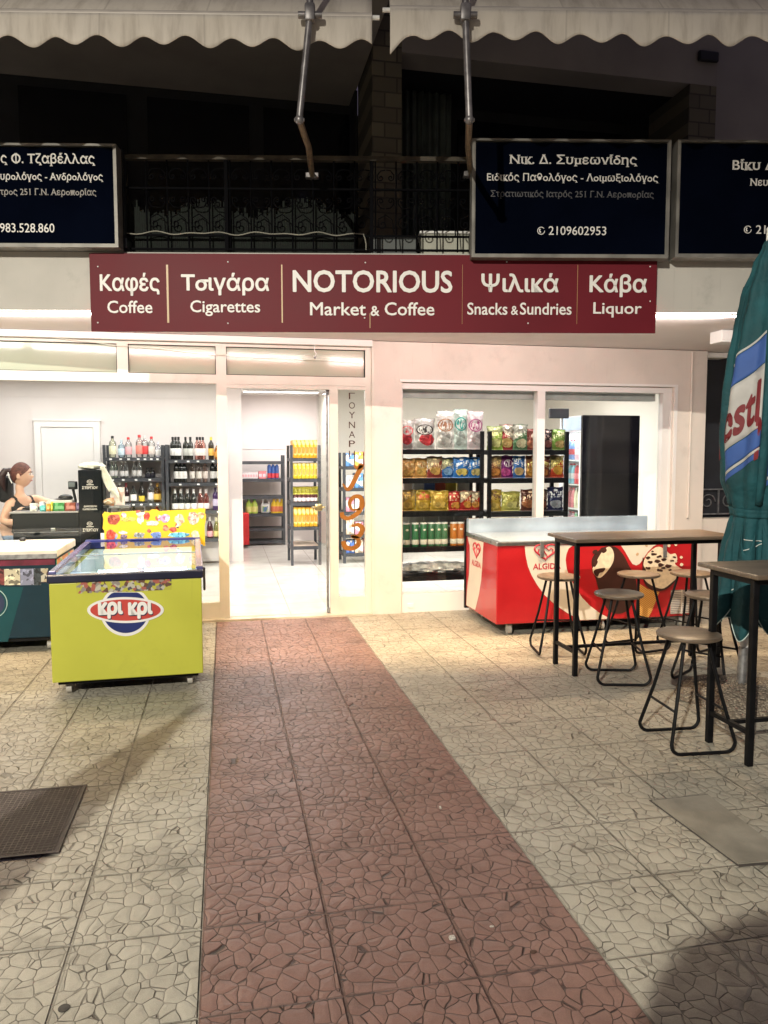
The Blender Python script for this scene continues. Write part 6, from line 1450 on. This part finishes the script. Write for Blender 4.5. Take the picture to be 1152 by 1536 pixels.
# ------------------------------------------------------------------ chair and person
pcx, pcy = -2.06, 8.22
ch = thing('desk_chair', 'black high backed chair behind the seated person', 'chair', (pcx - .12, pcy + .02, .022))
cbl = mat('black_chair_fabric', (.015, .015, .018), .7, var=.2, bump=.2)
m = MB(); m.bbox(pcx - .34, pcy - .25, .52, pcx + .16, pcy + .25, .62, .035, 3); m.build('seat', cbl, ch, True)
def bk(u, v): return None
CF = Fr((pcx - .30, pcy + .05, 0), R(100))
m = MB(); m.bbox(-.23, -.05, .62, .23, .05, 1.18, .045, 3, fr=CF); m.build('backrest', cbl, ch, True)
hx0, hz0 = px0(13, 8.3), O0.px(13, 733, 8.3)[1]
m = MB(); m.bbox(hx0 - .10, 8.26, hz0 - .14, hx0 + .035, 8.36, hz0 + .13, .04, 3); m.build('headrest', cbl, ch, True)
m = MB(); m.bbox(px0(-6, 8.3), 8.29, O0.px(0, 723, 8.3)[1], hx0 - .05, 8.33, O0.px(0, 717, 8.3)[1], .008); m.build('head_bracket', M['blackplas'], ch)
m = MB(); m.tube([(pcx - .1, pcy, .10), (pcx - .1, pcy, .52)], .03, 12); m.build('gas_column', M['blackplas'], ch, True)
for k in range(5):
    a = k * 2 * math.pi / 5; m = MB(); m.tube([(pcx - .1, pcy, .12), (pcx - .1 + .30 * math.cos(a), pcy + .30 * math.sin(a), .075)], [.025, .016], 8); m.ball((pcx - .1 + .30 * math.cos(a), pcy + .30 * math.sin(a), .05), .027, 10, 8); m.build('base_spoke', M['blackplas'], ch, True)

def skin_mesh(name, verts, edges, radii, sub=2, root=0):
    me = bpy.data.meshes.new(name); bm = bmesh.new(); lay = bm.verts.layers.skin.verify()
    vs = [bm.verts.new(v) for v in verts]
    for a, b in edges: bm.edges.new((vs[a], vs[b]))
    for i, v in enumerate(vs):
        r = radii[i]; v[lay].radius = r if isinstance(r, tuple) else (r, r); v[lay].use_root = (i == root)
    bm.to_mesh(me); bm.free()
    o = bpy.data.objects.new(name, me); COL.objects.link(o); o.modifiers.new('s', 'SKIN'); sb = o.modifiers.new('ss', 'SUBSURF'); sb.levels = sub; sb.render_levels = sub
    dg = bpy.context.evaluated_depsgraph_get(); dg.update(); r = bpy.data.meshes.new_from_object(o.evaluated_get(dg)); bpy.data.objects.remove(o); return r
pe = thing('person', 'seated woman in a black strappy top with reddish tied back hair, looking right', 'person', (pcx, pcy, .022))
V = Vector
hc = V((px0(32, 8.22), 8.22, O0.px(32, 713, 8.22)[1]))          # head centre
sR = V((px0(12, 8.12), 8.12, O0.px(12, 757, 8.12)[1])); sL = V((px0(51, 8.30), 8.30, O0.px(51, 748, 8.30)[1]))
nk = (sR + sL) / 2 + V((-.015, 0, .035))
pel = V((pcx - .08, pcy + .02, .66))
verts = [pel, pel + V((.01, 0, .13)), (pel + nk) / 2 + V((.015, 0, .03)), nk + V((.0, 0, -.07)), nk + V((0, 0, .03)), hc + V((-.03, 0, -.075)),
         sR, V((px0(1, 8.08), 8.06, O0.px(1, 783, 8.06)[1])), V((px0(19, 8.0), 8.0, O0.px(19, 784, 8.0)[1] + .0)), V((px0(30, 7.98), 7.99, .90)),
         sL, V((px0(75, 8.22), 8.22, 1.045)), V((px0(60, 8.10), 8.08, 1.012)), V((px0(48, 8.04), 8.02, 1.02)),
         pel + V((.08, -.10, .01)), pel + V((.40, -.14, .02)), pel + V((.40, -.15, -.40)), pel + V((.46, -.16, -.60)),
         pel + V((.08, .10, .01)), pel + V((.42, .10, .02)), pel + V((.42, .11, -.40)), pel + V((.48, .12, -.60))]
edges = [(0, 1), (1, 2), (2, 3), (3, 4), (4, 5), (3, 6), (6, 7), (7, 8), (8, 9), (3, 10), (10, 11), (11, 12), (12, 13), (0, 14), (14, 15), (15, 16), (16, 17), (0, 18), (18, 19), (19, 20), (20, 21)]
radii = [(.14, .12), (.115, .095), (.105, .09), (.085, .07), .041, .044, .050, .042, .036, .024, .050, .042, .034, .024, .085, .068, .05, .036, .085, .068, .05, .036]
body = skin_mesh('body', [tuple(v) for v in verts], edges, radii)
def headpt(d):
    """facing +x: d unit direction"""
    x, y, z = d
    p = V((x * .098, y * .076, z * .122))
    if z < 0: p.x += -.012 * z * -1 if x < 0 else 0; k = 1 + .30 * z; p.y *= max(.55, k); p.x *= (1 + .10 * z) if x > 0 else (1 + .42 * z)
    if x > 0:
        f = max(0, x) ** 3 * max(0, 1 - abs(y) * 2.2)
        p.x += f * (.024 * math.exp(-((z + .10) / .13) ** 2) - .014 * math.exp(-((z - .12) / .10) ** 2) + .008 * math.exp(-((z + .42) / .10) ** 2) + .012 * math.exp(-((z + .72) / .16) ** 2))
        p.x -= .010 * math.exp(-((z - .10) / .14) ** 2) * math.exp(-((abs(y) - .32) / .16) ** 2) * x
    return p
m = MB(); n_, mm = 40, 28
for i in range(1, mm):
    a = math.pi * i / mm
    for k in range(n_):
        q = 2 * math.pi * k / n_; m.v.append(hc + headpt(V((math.sin(a) * math.cos(q), math.sin(a) * math.sin(q), -math.cos(a)))))
m.v += [hc + headpt(V((0, 0, -1))), hc + headpt(V((0, 0, 1)))]; bb, tt = len(m.v) - 2, len(m.v) - 1
m.f += [(i * n_ + k, i * n_ + (k + 1) % n_, (i + 1) * n_ + (k + 1) % n_, (i + 1) * n_ + k) for i in range(mm - 2) for k in range(n_)] + [(bb, (k + 1) % n_, k) for k in range(n_)] + [(tt, (mm - 2) * n_ + k, (mm - 2) * n_ + (k + 1) % n_) for k in range(n_)]
for s in (-1, 1): m.ball(hc + V((-.012, s * .074, -.008)), (.020, .012, .032), 10, 8)
def fingers(w_, dirv, side, up_=V((0, 0, 1))):
    dirv = dirv.normalized(); side = side.normalized()
    pal_c = w_ + dirv * .045
    m.ball(pal_c, (.040, .036, .014), 12, 8)
    for k, ln_ in enumerate((.062, .074, .070, .055)):
        b_ = w_ + dirv * .078 + side * (.027 - .018 * k); m.tube([b_ - dirv * .02, b_ + dirv * ln_ * .4 + V((0, 0, .006)), b_ + dirv * ln_ * .75 + V((0, 0, -.002)), b_ + dirv * ln_ + V((0, 0, -.014))], [.0088, .0085, .0078, .006], 8)
    b_ = w_ + dirv * .03 + side * .034; m.tube([b_ - side * .012, b_ + side * .016 + dirv * .02, b_ + side * .018 + dirv * .048 + V((0, 0, -.006))], [.011, .0095, .007], 8)
fingers(verts[9], V((.8, .5, 0)), V((-.5, .8, 0)))
fingers(verts[13], V((-.75, -.55, 0)), V((-.5, .8, 0)))
base_n = len(m.v)
hm = m.mesh('head'); bm = bmesh.new(); bm.from_mesh(body); bm.from_mesh(hm); me = bpy.data.meshes.new('body_joined'); bm.to_mesh(me); bm.free()
o = bpy.data.objects.new('tmp', me); COL.objects.link(o); rm = o.modifiers.new('r', 'REMESH'); rm.mode = 'VOXEL'; rm.voxel_size = .0068; sm_ = o.modifiers.new('sm', 'SMOOTH'); sm_.factor = .4; sm_.iterations = 2
dg = bpy.context.evaluated_depsgraph_get(); dg.update(); fin = bpy.data.meshes.new_from_object(o.evaluated_get(dg)); bpy.data.objects.remove(o)
fin.transform(INV[pe.name]); fin.name = 'body'
for p_ in fin.polygons: p_.use_smooth = True
skin = N('skin'); sc_ = skin.coord(); skin.set(skin.b.inputs['Base Color'], skin.mix(skin.smooth(skin.noise(sc_, 9, 3).outputs[0], .35, .65), (.60, .36, .26), (.68, .43, .32))); skin.b.inputs['Roughness'].default_value = .5; skin.b.inputs['Subsurface Weight'].default_value = .08; skin.b.inputs['Subsurface Radius'].default_value = (.02, .008, .004)
put('body', fin, skin.m, pe)
# clothes: offset shells cut from the body surface
def shell(name, mtl, test, off):
    bm = bmesh.new(); bm.from_mesh(fin); bm.normal_update(); inv = INV[pe.name].inverted()
    kill = [f for f in bm.faces if not test(inv @ f.calc_center_median())]
    bmesh.ops.delete(bm, geom=kill, context='FACES')
    for v in bm.verts: v.co += v.normal * off
    me = bpy.data.meshes.new(name); bm.to_mesh(me); bm.free()
    for p_ in me.polygons: p_.use_smooth = True
    return put(name, me, mtl, pe)
chest = verts[3]
def top_test(c):
    if c.z < .69 or c.z > nk.z + .02: return False
    if (c - verts[7]).length < .09 or (c - verts[11]).length < .1: return False
    # along the shoulder axis
    ax = (sL - sR).normalized(); s = (c - (sL + sR) / 2).dot(ax)
    d0 = (c - (sL + sR) / 2).dot(V((-ax.y, ax.x, 0)))
    if c.z < chest.z - .008: return abs(s) < .15 and (c - verts[8]).length > .065 and (c - verts[9]).length > .06 and (c - verts[7]).length > .075 and (c - verts[11]).length > .12
    if c.z < chest.z + .05: return abs(s) < .125 - .035 * (c.z - chest.z + .008) / .058 and abs(s) > .072 * ((c.z - chest.z + .008) / .058) ** .5
    return .070 < abs(s) < .092
shell('camisole', mat('black_jersey', (.018, .017, .020), .8, var=.2), top_test, .004)
jeans = mat('pale_jeans', (.20, .28, .42), .8, var=.2, scale=20)
shell('jeans', jeans, lambda c: c.z < .74 and c.z > .12 and c.y > 7.9, .006)
hairm = N('hair'); c_ = hairm.coord(); mp = hairm.n('ShaderNodeMapping'); hairm.l(c_, mp.inputs[0]); mp.inputs['Scale'].default_value = (3, 40, 12)
hairm.set(hairm.b.inputs['Base Color'], hairm.mix(hairm.smooth(hairm.noise(mp.outputs[0], 6, 5, .7).outputs[0], .35, .65), (.035, .012, .010), (.20, .06, .042))); hairm.b.inputs['Roughness'].default_value = .6; hairm.bump(hairm.noise(mp.outputs[0], 6, 4).outputs[0], .8, .01)
m = MB()
def hairpt(u, v):
    q = 2 * math.pi * u; a = math.pi * (.0 + .62 * v); d = V((math.sin(a) * math.cos(q), math.sin(a) * math.sin(q), math.cos(a)))
    # hairline: front stops high, back goes low
    lim = .30 + .42 * (.5 - .5 * math.cos(q)) ** .8
    a = math.pi * lim * v * 1.0; d = V((math.sin(a) * math.cos(q), math.sin(a) * math.sin(q), math.cos(a)))
    p = headpt(d); return hc + p * (1.055 + .012 * math.sin(q * 24)) + V((-.003, 0, .002))
m.grid(hairpt, 72, 18, closed=True); o = m.build('hair', hairm.m, pe, True); o.modifiers.new('thickness', 'SOLIDIFY').thickness = .006
m = MB(); b0 = hc + V((-.098, 0, .045)); m.ball(b0 + V((-.012, 0, 0)), (.03, .034, .032), 14, 10)
m.tube([b0, b0 + V((-.05, -.005, .0)), b0 + V((-.085, -.01, -.05)), b0 + V((-.08, -.01, -.13)), b0 + V((-.06, -.01, -.20))], [.022, .034, .038, .030, .008], 12); m.build('ponytail', mat('dark_hair', (.03, .012, .012), .45, var=.3, scale=30), pe, True)
m = MB(); m.tube([hc + V((-.115, -.035, .03)), hc + V((-.10, -.062, -.02)), hc + V((-.075, -.066, -.075))], .006, 6); m.build('hair_tie', M['white_p'], pe, True)
ey = mat('eye_white', (.65, .62, .6), .3); ir = mat('eye_dark', (.03, .018, .012), .2); br_ = mat('brow', (.06, .02, .015), .7); lip = mat('lip', (.42, .13, .12), .45)
for s in (-1, 1):
    e = hc + V((.083, s * .030, .010)); m = MB(); m.ball(e, (.011, .013, .0085), 12, 8); eo = m.build('eye', ey, pe, True); m = MB(); m.ball(e + V((.007, -.002, 0)), (.0055, .006, .006), 10, 8); m.build('iris', ir, eo, True)
    m = MB(); m.tube([hc + V((.096, s * .012, .030)), hc + V((.093, s * .032, .036)), hc + V((.076, s * .052, .029))], [.0035, .004, .0025], 6); m.build('eyebrow', br_, pe, True)
m = MB(); m.tube([hc + V((.080, -.022, -.056)), hc + V((.093, -.008, -.052)), hc + V((.096, 0, -.054)), hc + V((.093, .008, -.052)), hc + V((.080, .022, -.056))], [.003, .0055, .0055, .0055, .003], 6); m.build('mouth', lip, pe, True)
